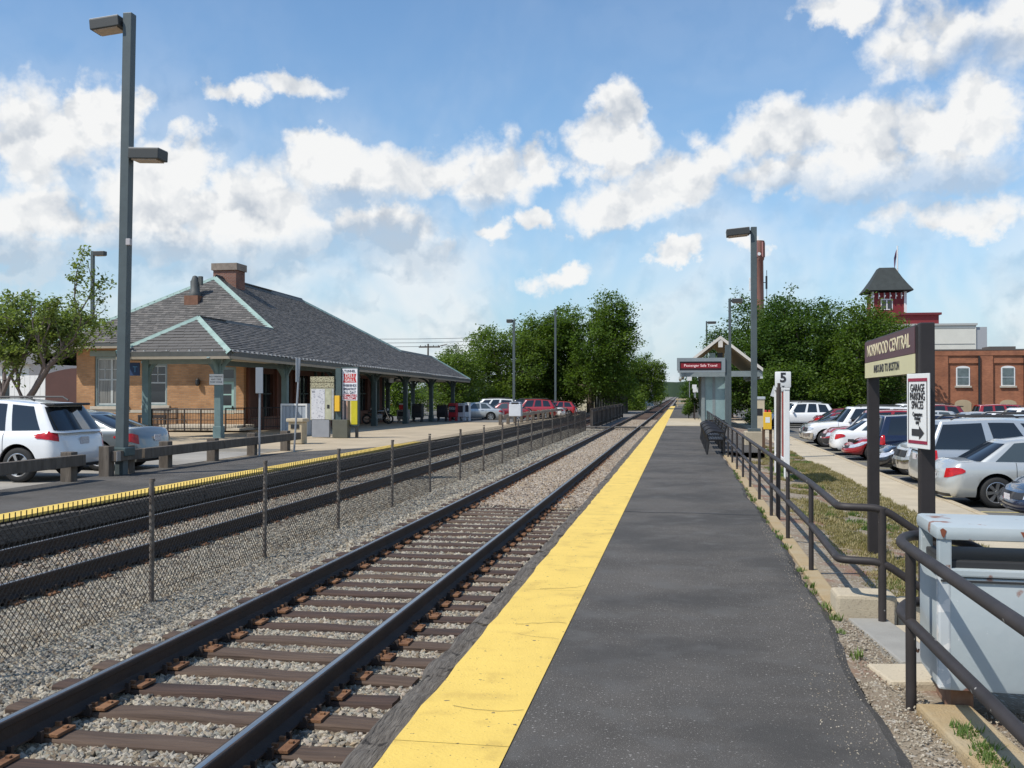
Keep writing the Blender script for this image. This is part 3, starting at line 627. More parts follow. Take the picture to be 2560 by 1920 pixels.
def _sl():
    t, b = nt(M_slate); g = t.nodes.new('ShaderNodeNewGeometry'); n = t.nodes.new('ShaderNodeTexNoise'); n.inputs['Scale'].default_value = 0.7; n.inputs['Detail'].default_value = 6
    t.links.new(g.outputs['Position'], n.inputs['Vector'])
    a = t.nodes.new('ShaderNodeMath'); a.operation = 'ADD'; t.links.new(g.outputs['Random Per Island'], a.inputs[0]); t.links.new(n.outputs['Fac'], a.inputs[1])
    r = t.nodes.new('ShaderNodeValToRGB'); e = r.color_ramp.elements; e[0].position = 0.3; e[0].color = (0.085,0.080,0.074,1); e[1].position = 1.3/1.6; e[1].color = (0.155,0.142,0.128,1)
    k = e.new(0.62); k.color = (0.112,0.104,0.095,1)
    m = t.nodes.new('ShaderNodeMath'); m.operation = 'MULTIPLY'; m.inputs[1].default_value = 0.62; t.links.new(a.outputs[0], m.inputs[0]); t.links.new(m.outputs[0], r.inputs[0]); t.links.new(r.outputs[0], b.inputs['Base Color'])
_sl()
stn = thing('station_building', 'low brick railway station with slate hipped roof and platform canopy', 'building', (-20, 50, 0))
off = Vector((-20, 50, 0))
def sb(b, name, m, parent=None, **k):
    """build in world coordinates but relative to the station's own origin"""
    if parent is None or parent is stn:
        b.v = [(x-off.x, y-off.y, z-off.z) for x, y, z in b.v]; return b.build(name, m, stn, **k)
    b.v = [(x-off.x, y-off.y, z-off.z) for x, y, z in b.v]; return b.build(name, m, parent, **k)
def zt(x, y): return 3.34-0.0104*(y-36.13)+0.66*(-17.2-x)
T = lambda x, y: Vector((x, y, zt(x, y)))
Ec, Ef = T(-17.2,36.13), T(-17.2,80.3); A = T(-19.5,38.06); B = T(-19.6,45.8); R1 = T(-24.2,49.1); R2 = T(-24.2,61.2); C1 = T(-19.85,68.9); C2 = T(-19.85,78.0)
Lc = Vector((-22.0,36.13,3.34)); ML = Vector((-30.9,45.1,4.23)); K = Vector((-20.55,45.1,4.23)); BL = Vector((-22.0,46.2,3.34))
Lf = Vector((-22.4,80.3,2.90)); MLn = Vector((-30.9,70.6,4.23)); Kn = Vector((-20.8,70.6,4.1)); BLn = Vector((-22.4,69.8,2.92))
def roofplane(name, poly, deckname='roof_deck'):
    n = (poly[1]-poly[0]).cross(poly[2]-poly[0]).normalized()
    if n.z < 0: n = -n
    return poly, n
def slates(poly, exp_, wid, seed, individual=False, parent=None, lift=0.02):
    r_ = random.Random(seed); n = Vector((0,0,0))
    for i in range(1, len(poly)-1): n += (poly[i]-poly[0]).cross(poly[i+1]-poly[0])
    n.normalize()
    if n.z < 0: n = -n
    u = Vector((0,0,1)).cross(n).normalized(); v = n.cross(u).normalized(); o = poly[0]
    pts = [((p-o).dot(u), (p-o).dot(v)) for p in poly]; v0 = min(p[1] for p in pts); v1 = max(p[1] for p in pts)
    out = []; row = 0; vv = v0
    while vv < v1-.03:
        vm = vv+exp_*.5; xs = []
        for i in range(len(pts)):
            (a,b),(c,d) = pts[i], pts[(i+1) % len(pts)]
            if (b <= vm) != (d <= vm): xs.append(a+(vm-b)/(d-b)*(c-a))
        xs.sort()
        for a, b in zip(xs[::2], xs[1::2]):
            x = a-r_.uniform(0, wid)
            while x < b:
                w = wid*r_.uniform(.75,1.25); x0, x1 = max(a, x), min(b, x+w-.006)
                if x1-x0 > .03:
                    t = .016+r_.uniform(-.004,.010); dv = r_.uniform(-.012,.012)
                    q = [o+u*X_+v*Y_+n*h for X_, Y_, h in ((x0,vv+dv,0),(x1,vv+dv,0),(x1,vv+exp_*1.15,0),(x0,vv+exp_*1.15,0),(x0,vv+dv,t+.012),(x1,vv+dv,t+.012),(x1,vv+exp_*1.15,.004),(x0,vv+exp_*1.15,.004))]
                    out.append([p+n*lift for p in q])
                x += w
        vv += exp_; row += 1
    F = [(4,5,6,7),(0,1,5,4),(1,2,6,5),(3,0,4,7)]
    if individual:
        for q in out:
            b = MB(); b.add(q, F); sb(b, 'slate', M_slate, parent, fix=False)
    else:
        b = MB()
        for q in out: b.add(q, F)
        ob = sb(b, 'slates', M_slate, parent, fix=False); ob['kind'] = 'stuff'
    return n
roofs = dict(canopy_end=[Ec,A,Lc], track=[Ec,Ef,C2,C1,R2,R1,B,A], south=[R1,ML,K,B], west=[R1,R2,MLn,ML], canopy_back=[A,Lc,BL,K,B], north=[R2,C1,Kn,MLn], canopy_end_n=[Ef,Lf,C2], canopy_back_n=[C1,C2,Lf,BLn,Kn])
deck = MB()
for p in roofs.values(): deck.add(p, [tuple(range(len(p)))])
roof = sb(deck, 'roof', M_slate, fix=False)
soff = MB()
for k in ('canopy_end','track','canopy_back','canopy_end_n','canopy_back_n'):
    p = roofs[k]; 
soff.add([(-17.3,36.25,3.16),(-21.9,36.25,3.16),(-21.9,46,3.16),(-17.3,46,3.12)], [(0,1,2,3)]); soff.add([(-17.3,46,3.12),(-21.2,46,3.12),(-21.2,69.5,2.90),(-17.3,69.5,2.90)], [(0,1,2,3)])
soff.add([(-17.3,69.5,2.90),(-22.3,69.5,2.90),(-22.3,80.2,2.72),(-17.3,80.2,2.72)], [(0,1,2,3)]); soff.add([(-30.8,45.2,4.08),(-20.6,45.2,4.08),(-20.6,46,4.08),(-30.8,46,4.08)], [(0,1,2,3)])
soff.add([(-30.8,45.2,4.08),(-30,45.2,4.08),(-30,70.5,4.08),(-30.8,70.5,4.08)], [(0,1,2,3)]); soff.add([(-30.8,69.6,4.06),(-20.9,69.6,4.0),(-20.9,70.5,4.0),(-30.8,70.5,4.06)], [(0,1,2,3)])
sb(soff, 'soffit', M_soff)
def fascia(p, q, h, name='fascia', m=None, t=.06, dz=0.0):
    p, q = Vector(p), Vector(q); d = (q-p); L = d.length; d.normalize(); s = Vector((-d.y, d.x, 0)).normalized()*t/2
    b = MB(); z = Vector((0,0,h)); w = Vector((0,0,dz))
    vs = [p-s+w,p+s+w,q+s+w,q-s+w]; b.add([x-z for x in vs]+vs, [(0,3,2,1),(4,5,6,7),(0,1,5,4),(1,2,6,5),(2,3,7,6),(3,0,4,7)]); return sb(b, name, m or M_fasc)
for p, q in ((Ec,Ef),(Lc,Ec),(Lc,BL),(ML,K),(ML,MLn),(Ef,Lf),(Lf,BLn),(MLn,Kn)): fascia(p, q, .17, dz=.03); fascia(p, q, .11, 'frieze_board', mat('frieze_shaded_cream', (.30,.26,.20), .75, var=.1, vs=2), .05, dz=-.14)  # frieze cream is darkened in its colour for the shade under the eave
for p, q, w, h, m in ((A,Ec,.15,.05,M_cop),(A,Lc,.13,.05,M_cop),(R1,B,.17,.05,M_cop),(R1,ML,.13,.06,M_cop),(R1,R2,.22,.14,M_fasc),(A,B,.10,.05,M_fasc),(R2,C1,.15,.07,M_cop),(C1,C2,.14,.06,M_fasc),(C2,Ef,.14,.06,M_cop),(C2,Lf,.12,.05,M_cop),(R2,MLn,.12,.05,M_cop)):
    d = (q-p).normalized(); s = d.cross(Vector((0,0,1))).normalized()*w; up = s.cross(d).normalized(); up = up if up.z > 0 else -up
    b = MB(); sec = [(-1,-.012),(-.9,.035),(-.22,.06+h*.5),(0,.06+h),(.22,.06+h*.5),(.9,.035),(1,-.012)]; ss = 1.0
    ring = lambda c: [c+s*a+up*e-Vector((0,0,abs(a)*w*.45)) for a, e in sec]
    b.add(ring(p)+ring(q), [(k, k+1, 8+k, 7+k) for k in range(6)]); sb(b, 'ridge_cap' if m is M_fasc else 'hip_flashing', m, roof)
slates(roofs['canopy_end'], .20, .36, 1, True, roof)
slates(roofs['track'], .16, .28, 2, parent=roof); slates(roofs['south'], .15, .24, 3, parent=roof); slates(roofs['canopy_back'], .2, .36, 4, parent=roof); slates(roofs['west'], .3, .6, 5, parent=roof); slates(roofs['north'], .3, .6, 6, parent=roof); slates(roofs['canopy_end_n'], .2, .36, 7, parent=roof)
# snow guards dotted along the eave
b = MB()
for i in range(95):
    y = 36.4+i*.46; p = T(-17.28, y); b.box((p.x+.02, p.y, p.z+.03), (.12,.07,.09))
for i in range(10): b.box((-21.8+i*.48,36.2,3.42), (.06,.12,.07))
o = sb(b, 'snow_guards', mat('galvanised', (0.42,0.43,0.43), 0.5, 0.4), roof); o['kind'] = 'stuff'
# chimney, vent
b = MB(); b.b2(-24.75,-23.45,49.9,51.0,6.9,8.35); ch = sb(b, 'chimney', M_redb, roof)
b = MB(); b.b2(-24.83,-23.37,49.82,51.08,8.35,8.72); sb(b, 'chimney_cap', mat('cap_stone', (0.26,0.21,0.17), 0.9, var=.25, vs=3), roof)
b = MB(); b.b2(-25.05,-24.3,47.3,48.2,6.2,6.75); sb(b, 'vent_base', mat('vent_brick', (0.19,0.095,0.06), 0.9, var=.2, vs=8), roof)
b = MB(); b.lathe([(.32,6.75),(.32,6.9),(.24,7.0),(.22,7.5),(.12,7.78),(0.02,7.82)], (-24.68,47.75,0), 14); b.box((-24.4,47.8,7.55), (.18,.2,.45)); sb(b, 'vent_cowl', M_fasc, roof, smooth=True)
b = MB(); b.b2(-30.3,-30.1,58,58.2,4.5,8.8); sb(b, 'flue', M_fasc, roof)
# walls: four faces with real openings behind the windows
def wall_with_holes(axis, c, a0, a1, z0, z1, holes, th, name, m):
    b = MB(); cuts = sorted({a0, a1}|{h[0] for h in holes}|{h[1] for h in holes})
    for x0, x1 in zip(cuts[:-1], cuts[1:]):
        hs = sorted((h[2], h[3]) for h in holes if h[0] <= x0+1e-6 and h[1] >= x1-1e-6); z = z0
        for (h0, h1) in hs+[(z1, z1)]:
            if h0 > z:
                if axis == 'X': b.b2(x0, x1, c, c+th, z, h0)
                else: b.b2(c, c+th, x0, x1, z, h0)
            z = h1
    bm = b.mesh(name, m); bm2 = bmesh.new(); bm2.from_mesh(bm); bmesh.ops.remove_doubles(bm2, verts=bm2.verts[:], dist=1e-4); bm2.to_mesh(bm); bm2.free()
    for v in bm.vertices: v.co -= off
    return link(name, bm, stn)
SW = [(-29.2,-27.45,1.1,3.62),(-26.4,-25.25,1.15,3.25),(-22.75,-21.6,0.12,3.05)]
wall_with_holes('X', 46.0, -30.2, -21.2, -.15, 4.15, SW, .35, 'wall', M_buff)
b = MB(); b.b2(-30.2,-29.85,46.35,69.6,-.5,4.15); sb(b, 'wall', brickmat('buff_brick_side', (0.42,0.24,0.11), (0.36,0.20,0.09), (0.34,0.26,0.18), 1))
b = MB(); b.b2(-30.2,-21.2,69.25,69.6,-.5,4.15); sb(b, 'wall', M_buff)
TW = [(48.2,49.6,.5,2.75),(50.7,51.9,-.1,2.7),(53.3,54.9,.5,2.75),(57.2,58.6,-.1,2.7),(60.0,61.8,.6,2.75),(64.0,65.6,.6,2.75)]
wall_with_holes('Y', -21.55, 46.35, 69.25, -.45, 4.0, TW, .35, 'wall', M_brown)
for (y0,y1,z0,z1) in TW:
    b = MB(); b.b2(-21.42,-21.38,y0,y1,z0,z1); w = sb(b, 'window_pane', M_glass)
    b = MB(); b.b2(-21.37,-21.30,(y0+y1)/2-.03,(y0+y1)/2+.03,z0,z1); b.b2(-21.37,-21.30,y0,y1,1.7,1.76); sb(b, 'glazing_bar', M_tealD)
for y in (46.4,47.9,49.9,52.4,55.6,56.8,59.2,62.6,63.6,66.4,67.8,69.1):   # upright boards that stand proud of the boarding
    b = MB(); b.b2(-21.2,-21.08,y-.11,y+.11,-.3,3.0); sb(b, 'batten', M_tealD if y > 55 else mat('red_batten', (0.15,0.055,0.035), 0.7, var=.15, vs=3))
b = MB(); b.b2(-21.2,-21.10,46.4,69.2,-.4,.55); sb(b, 'dado', M_redy)
# windows in the south wall
def sash(x0,x1,z0,z1,curt,split,y=46.0):
    f = MB(); t = .11
    for a in ((x0,x0+t,z0,z1),(x1-t,x1,z0,z1),(x0+t,x1-t,z1-t,z1),(x0+t,x1-t,z0,z0+.07)): f.b2(a[0],a[1],y+.06,y+.2,a[2],a[3])
    fr = sb(f, 'window', M_trim); zm = (z0+z1)/2+.08
    cols = split; step = (x1-x0-2*t)/cols
    for k in range(cols):
        xa = x0+t+k*step; xb = xa+step; s = MB()
        s.b2(xa,xa+.06,y+.12,y+.17,z0+.07,z1-t); s.b2(xb-.06,xb,y+.12,y+.17,z0+.07,z1-t); s.b2(xa+.06,xb-.06,y+.12,y+.17,zm-.035,zm+.035)
        s.b2(xa+.06,xb-.06,y+.12,y+.17,z1-t-.06,z1-t); s.b2(xa+.06,xb-.06,y+.12,y+.17,z0+.07,z0+.15)
        s.b2((xa+xb)/2-.018,(xa+xb)/2+.018,y+.13,y+.16,zm+.035,z1-t-.06); s.b2(xa+.06,xb-.06,y+.13,y+.16,(zm+z1-t)/2-.03,(zm+z1-t)/2+.006)
        sb(s, 'sash', mat('pale_sash', (0.42,0.44,0.42), 0.6, var=.1, vs=4), fr)
        g = MB(); g.b2(xa+.05,xb-.05,y+.145,y+.15,z0+.1,z1-t-.03); sb(g, 'pane', M_glass if not curt else mat('thin_glass', (0.16,0.155,0.14), 0.05, var=.5, vs=5, stretch=(5,5,.15), spec=.8), fr)
    s = MB(); s.bevbox(((x0+x1)/2,y-.02,z0-.08), (x1-x0+.35,.22,.16), .012); sb(s, 'sill', M_stoneT, fr)
    l = MB(); l.bevbox(((x0+x1)/2,y+.0,z1+.14), (x1-x0+.5,.08,.28), .01); sb(l, 'lintel', M_trim, fr)
sash(-29.2,-27.45,1.1,3.62,True,2); sash(-26.4,-25.25,1.15,3.25,False,1)
d = MB(); d.b2(-22.75,-22.62,46.03,46.2,.12,3.05); d.b2(-21.73,-21.6,46.03,46.2,.12,3.05); d.b2(-22.62,-21.73,46.03,46.2,2.35,2.5); d.b2(-22.62,-21.73,46.03,46.2,2.92,3.05); door = sb(d, 'door_frame', M_trim)
d = MB(); d.b2(-22.61,-21.74,46.1,46.16,.12,1.15); d.b2(-22.61,-22.47,46.1,46.16,1.15,2.34); d.b2(-21.88,-21.74,46.1,46.16,1.15,2.34); d.b2(-22.47,-21.88,46.1,46.16,2.2,2.34); d.b2(-22.47,-21.88,46.1,46.16,1.66,1.72); d = sb(d, 'door', M_mint)
for a in ((-22.47,-21.88,1.15,2.2),(-22.62,-21.73,2.5,2.92)): g = MB(); g.b2(a[0],a[1],46.12,46.13,a[2],a[3]); sb(g, 'door_pane', M_glass, d)
g = MB(); g.bevbox((-21.82,46.07,1.05), (.05,.06,.16), .01); sb(g, 'handle', M_dark, d)
b = MB(); b.b2(-30.26,-21.14,45.95,46.0,-.15,.75); sb(b, 'plinth', M_buff); b = MB(); b.b2(-30.24,-21.16,45.94,45.99,.78,.92); sb(b, 'water_table', M_stoneT)
for i, (y0,y1,z) in enumerate(((43.6,45.9,.12),(44.0,45.9,.24))): b = MB(); b.bevbox((-22.6,(y0+y1)/2,z/2), (4.6-i*.6,y1-y0,z), .02); sb(b, 'step', M_stoneT)
b = MB(); b.lathe([(.02,2.5),(.10,2.42),(.12,2.2),(.05,2.12)], (-23.55,45.85,0), 10); b.box((-23.55,45.95,2.35), (.06,.12,.06)); sb(b, 'wall_lamp', M_dark)
# canopy posts with curved brackets
def post(x, y, m=M_teal, dirs=((0,1),(0,-1),(-1,0),(1,0)), h=3.05):
    z0 = gz(y)-.05; b = MB(); b.bevbox((x,y,(z0+h)/2), (.27,.27,h-z0), .02); b.bevbox((x,y,z0+.25), (.34,.34,.5), .02); p = sb(b, 'canopy_post', m)
    for dx, dy in dirs:
        if x+dx*.9 > -17.25 : dx *= .75
        pts = [Vector((x+dx*(.1+.85*(1-math.cos(a))), y+dy*(.1+.85*(1-math.cos(a))), h-1.0+.98*math.sin(a))) for a in [i*math.pi/2/6 for i in range(7)]]
        k = MB(); n = Vector((dy,-dx,0)).normalized()*.06 if (dx or dy) else Vector((.06,0,0))
        for p0, p1 in zip(pts[:-1], pts[1:]):
            w = Vector((-dx*.10,-dy*.10,.10)) if True else None
            k.add([p0-n,p0+n,p1+n,p1-n,p0-n+w,p0+n+w,p1+n+w,p1-n+w], [(0,3,2,1),(4,5,6,7),(0,1,5,4),(1,2,6,5),(2,3,7,6),(3,0,4,7)])
        sb(k, 'bracket', m, p)
for y in (37.0,43.7,50.6,57.3,64.1,71.0,78.0): post(-18.1, y, M_teal if y < 45 else M_tealD, h=3.14 if y < 50 else 2.98 if y < 66 else 2.85)
for y in (71.0,78.0): post(-21.4, y, M_tealD, h=2.85)
post(-21.2, 37.0, M_teal, ((0,1),(1,0)), 3.14)
b = MB(); b.b2(-18.2,-18.0,36.9,80.0,2.86,3.06); sb(b, 'canopy_beam', M_tealD); b = MB(); b.b2(-21.2,-17.9,36.9,37.1,2.92,3.14); sb(b, 'canopy_beam', M_trim)
# blue transit plate and notice on posts
b = MB(); b.bevbox((-21.62,36.84,2.72), (.42,.05,.52), .01); p = sb(b, 'post_sign', mat('sign_blue', (0.02,0.05,0.13), 0.5)); p['label'] = 'small dark blue sign plate on a canopy post'
text('lettering', 'T', .34, mat('sign_cyan', (0.10,0.28,0.50), .5), stn, (-21.60-off.x, 36.81-off.y, 2.70))
b = MB(); b.bevbox((-18.12,36.82,2.30), (.58,.03,.42), .005); p = sb(b, 'notice_plate', M_white); p['label'] = 'white notice plate fixed to the corner canopy post'
for i, s_ in enumerate(('NO PARKING', 'ANY TIME', 'TOW ZONE')): text('lettering', s_, .095, mat('ink', (0.03,0.025,0.03), .6), stn, (-18.12-off.x, 36.80-off.y, 2.41-i*.11))
b = MB(); b.b2(-18.10,-18.02,60.2,61.1,2.42,2.72); p = sb(b, 'hanging_sign', mat('grey_sign', (0.24,0.24,0.23), .6))

# ------------------------------------------------------------------ things around the station
def grp(name, label, cat, loc, rz=0, group=None): return thing(name, label, cat, loc, rz, group)
# black railings in front of the door
def railing(name, label, p0, p1, h, n, m, bars=True, zoff=0.0):
    p0, p1 = Vector(p0), Vector(p1); t = thing(name, label, 'railing', p0); d = p1-p0; u = d.normalized()
    for z in (h, h*.5, .12): b = MB(); b.tube([Vector((0,0,z)), d+Vector((0,0,z))], .028 if z == h else .02, 8); b.build('rail', m, t, smooth=True)
    for i in range(n+1): q = d*i/n; b = MB(); b.box((q.x,q.y,h/2), (.05,.05,h)); b.build('post', m, t)
    if bars:
        k = int(d.length/.14); b = MB()
        for i in range(k): q = d*(i+.5)/k; b.box((q.x,q.y,h*.5), (.014,.014,h*.94))
        o = b.build('bars', m, t); o['kind'] = 'stuff'
    return t
M_rl = mat('dark_railing', (0.03,0.022,0.02), .55, var=.2, vs=5)
railing('railing', 'black ramp railing in front of the mint door', (-24.6,43.4,0), (-21.3,43.4,0), 1.02, 4, M_rl, True)
railing('railing', 'short black railing returning to the station wall', (-24.6,43.4,0), (-24.6,45.8,0), 1.02, 2, M_rl)
railing('railing', 'dark railing on the step right of the door under the canopy', (-21.0,43.6,0), (-19.6,46.8,0), 1.05, 3, M_rl, True)
railing('railing', 'plain two bar railing beside the grey cabinet under the canopy', (-19.4,47.4,-.05), (-18.6,44.5,-.03), 1.0, 2, M_rl, False)
c = grp('luggage_cart', 'old brown slatted cart standing against the station wall', 'cart', (-25.6,45.2,0))
b = MB(); b.box((0,0,.62), (1.5,.08,.14)); b.build('top_rail', M_rl, c)
for i in range(8): b = MB(); b.box((-.63+i*.18,0,.38), (.05,.05,.42)); b.build('slat', mat('cart_wood', (0.11,0.06,0.035), .8), c)
b = MB(); b.box((0,0,.2), (1.5,.6,.07)); b.build('bed', M_rl, c)
for sx in (-1,1): b = MB(); b.box((sx*.7,0,.33), (.06,.1,.66)); b.build('leg', M_rl, c); b = MB(); b.lathe([(.02,-.04),(.13,-.04),(.13,.04),(.02,.04)], (sx*.6,.0,.13), 14, 'Y'); b.build('wheel', M_dark, c)
b = MB(); b.tube([(-26.2,44.9,.75),(-26.0,44.9,1.4),(-25.7,44.9,1.9)], .02, 6); 
# timetable case with map
c = grp('map_case', 'tall white route map case with yellow header at the forecourt edge', 'notice board', (-14.05,37.7,0))
b = MB(); b.bevbox((-.02,.06,1.42), (.98,.12,1.45), .015); b.build('case', mat('case_cream', (0.46,0.44,0.32), .6, var=.08, vs=4), c)
b = MB(); b.b2(-.46,.10,-.012,.0,.72,1.92); b.build('map_sheet', speckle(mat('map_paper', (0.58,0.58,0.60), .5, var=.08, vs=9), 14, (0.32,0.32,0.36), .57,.60,.8,6), c)
b = MB(); b.b2(.13,.36,-.012,.0,.72,1.92); b.build('side_sheet', mat('side_paper', (0.42,0.42,0.30), .5, var=.2, vs=6), c)
b = MB(); b.b2(.39,.47,-.012,.0,.72,1.92); b.build('side_sheet', mat('grey_paper', (0.36,0.37,0.36), .5, var=.2, vs=6), c)
b = MB(); b.b2(.20,.30,-.02,-.012,1.15,1.3); b.build('slot', M_dark, c)
for z0, z1 in ((1.98,2.18),(2.2,2.42)): b = MB(); b.b2(-.5,.48,-.02,.06,z0,z1); b.build('header_plate', speckle(mat('header_cream', (0.40,0.37,0.24), .6), 22, (0.13,0.11,0.07), .53,.56,.85,2), c)
b = MB(); b.bevbox((-.08,.08,.38), (.72,.16,.74), .012); b.build('cabinet', mat('cabinet_grey', (0.27,0.28,0.30), .5, var=.08, vs=3), c)
b = MB(); b.bevbox((.75,.12,.35), (.62,.4,.72), .015); b.build('base_cabinet', mat('olive_cabinet', (0.10,0.10,0.075), .6, var=.15, vs=3), c)
text('lettering', '61', .12, mat('ink2', (.05,.05,.06), .6), c, (-.36,-.016,1.82))
c = grp('call_box', 'narrow yellow box fixed beside the map case', 'box', (-13.42,37.68,1.05))
b = MB(); b.bevbox((0,0,.3), (.20,.12,.62), .015); b.build('box', mat('call_yellow', (0.78,0.46,0.03), .5), c); b = MB(); b.b2(-.10,.12,.06,.3,-1.05,1.7); b.build('post', M_tealD, c)
# advertising board
c = grp('poster_box', 'tall white poster board with red banner above a yellow panel', 'sign', (-12.97,37.87,0))
b = MB(); b.bevbox((-.02,.10,1.62), (.70,.20,2.34), .015); b.build('case', M_tealD, c)
b = MB(); b.b2(-.31,.31,-.02,.0,1.47,2.73); b.build('poster', mat('poster_white', (0.74,0.74,0.76), .45), c)
Mr = mat('poster_red', (0.52,0.03,0.035), .5)
b = MB(); b.add([(-.26,-.024,2.53),(.27,-.024,2.53),(.23,-.024,2.36),(.28,-.024,2.18),(-.28,-.024,2.18),(-.23,-.024,2.36)], [(0,1,2,3,4,5)]); b.build('banner', Mr, c)
Mi = mat('poster_ink', (0.03,0.03,0.07), .5)
for s_, z, h, m_, sx in (('TUNNEL', 2.63, .11, Mi, .85),('DELI', 2.44, .15, M_white, 1.0),('GRILL', 2.27, .13, M_white, .95),('WEEKENDS', 2.06, .10, Mi, .82),('BREAKFAST', 1.92, .10, Mi, .78),('ALL DAY', 1.78, .12, Mi, .8),('COMMUTERS', 1.66, .10, Mr, .75),('WELCOME', 1.55, .10, Mr, .85)):
    text('lettering', s_, h*1.3, m_, c, (0,-.027,z), sx=sx, bold=.002)
for x0, x1, m_ in ((-.31,-.23,(0.50,0.40,0.36)),(-.23,-.15,(0.05,0.05,0.06)),(-.15,-.09,(0.48,0.30,0.22)),(-.09,.02,(0.10,0.08,0.05)),(.02,.06,(0.70,0.58,0.20)),(.06,.31,(0.52,0.45,0.015))):
    b = MB(); b.b2(x0,x1,-.02,.0,.52,1.455); b.build('panel', mat('panel_%d' % int(x0*100), m_, .5, var=.08, vs=3), c)
for x in (-.28,.26): b = MB(); b.b2(x-.05,x+.05,.02,.14,-.02,.5); b.build('leg', M_dark, c)
# grey folding screen
c = grp('utility_cabinet', 'grey corrugated cabinet with white frame under the canopy', 'cabinet', (-16.0,39.6,0))
b = MB(); b.bevbox((0,.25,.66), (1.16,.5,1.3), .01); b.build('body', mat('cab_grey', (0.30,0.34,0.38), .5, var=.06, vs=3), c)
for i in range(6): b = MB(); b.bevbox((-.44+i*.176,-.01,.64), (.15,.03,1.14), .01); b.build('rib', mat('cab_rib', (0.36,0.40,0.44), .5), c)
for x0,x1,z0,z1 in ((-.58,-.52,0,1.32),(.52,.58,0,1.32),(-.52,.52,1.24,1.32)): b = MB(); b.b2(x0,x1,-.05,.0,z0,z1); b.build('frame', M_white, c)
# stone litter bin by the guard rail end
c = grp('litter_bin', 'square tan stone litter bin behind the guard rail end', 'litter bin', (-14.6,37.9,0)); c.location = (-13.2,33.0,0)
b = MB(); b.bevbox((0,0,.38), (.5,.5,.76), .03); b.build('body', M_kerb, c); b = MB(); b.bevbox((0,0,.82), (.62,.62,.12), .03); b.build('lid', M_conc, c); b = MB(); b.box((0,-.26,.6), (.3,.02,.14)); b.build('opening', M_dark, c)
# slim poles with folded signs
for i, (x, y, h, hw, lb) in enumerate(((-11.63,26.25,2.46,.10,'slim grey pole with small grey sign at the guard rail'),(-11.56,28.6,2.8,.05,'leaning grey pole with an edge on sign near the rail end'))):
    c = grp('sign_pole', lb, 'sign pole', (x,y,0)); b = MB(); b.tube([(0,0,-.1),(0.02+.12*i,0.1*i,h)], .032, 8); b.build('pole', mat('galv_pole', (0.34,0.35,0.37), .45, .5), c, smooth=True)
    b = MB(); b.bevbox((.02+.10*i,-.05,h-.35), (hw*2,.03,.72), .01, rot=R(20+40*i)); b.build('sign_plate', mat('sign_back', (0.36,0.38,0.40), .5, .3), c)

# ------------------------------------------------------------------ cars: one builder, several body types
M_tyre = mat('tyre', (0.018,0.018,0.018), .8); M_alloy = mat('alloy', (0.50,0.50,0.50), .3, .9); M_under = mat('underbody', (0.012,0.012,0.012), .9)
M_cg = mat('car_glass', (0.012,0.014,0.016), .04, spec=.9); M_cg2 = mat('car_glass_clear', (0.05,0.065,0.07), .04, spec=.9)
M_hl = mat('headlamp', (0.62,0.63,0.65), .12, .4, var=.25, vs=16); M_tl = mat('tail_lamp', (0.42,0.012,0.014), .15, var=.3, vs=14); M_amb = mat('amber_lamp', (0.65,0.20,0.02), .2)
M_chrome = mat('chrome', (0.62,0.62,0.63), .12, 1.0); M_plast = mat('black_plastic', (0.025,0.025,0.026), .6); M_seam = mat('panel_gap', (0.01,0.01,0.01), .9)
M_plate = speckle(mat('licence_plate', (0.66,0.66,0.66), .5), 75, (0.25,0.06,0.08), .60,.63,.75)
def paint(name, c, metal=0.0, rough=.28): return mat('paint_'+name, c, rough, metal, coat=1.0, spec=.5)
PN = {k: paint(k, *v) for k, v in dict(white=((.78,.78,.77),0,.3), pearl=((.70,.71,.70),.0,.3), silver=((.50,.515,.51),.55,.33), champagne=((.55,.56,.535),.45,.33), grey=((.14,.145,.155),.6,.3), black=((.012,.012,.014),0,.2), navy=((.012,.018,.045),.2,.22), red=((.30,.014,.018),.0,.26), maroon=((.20,.012,.018),.1,.26), green=((.04,.09,.06),.2,.3), tan=((.36,.32,.25),.3,.35), blue=((.03,.06,.16),.3,.3), shaded_silver=((.20,.215,.21),.5,.3)).items()}
def interp(keys, x):
    if x <= keys[0][0]: return keys[0][1]
    for (a,b),(c,d) in zip(keys[:-1], keys[1:]):
        if x <= c: t = (x-a)/(c-a); t = t*t*(3-2*t); return b+(d-b)*t
    return keys[-1][1]
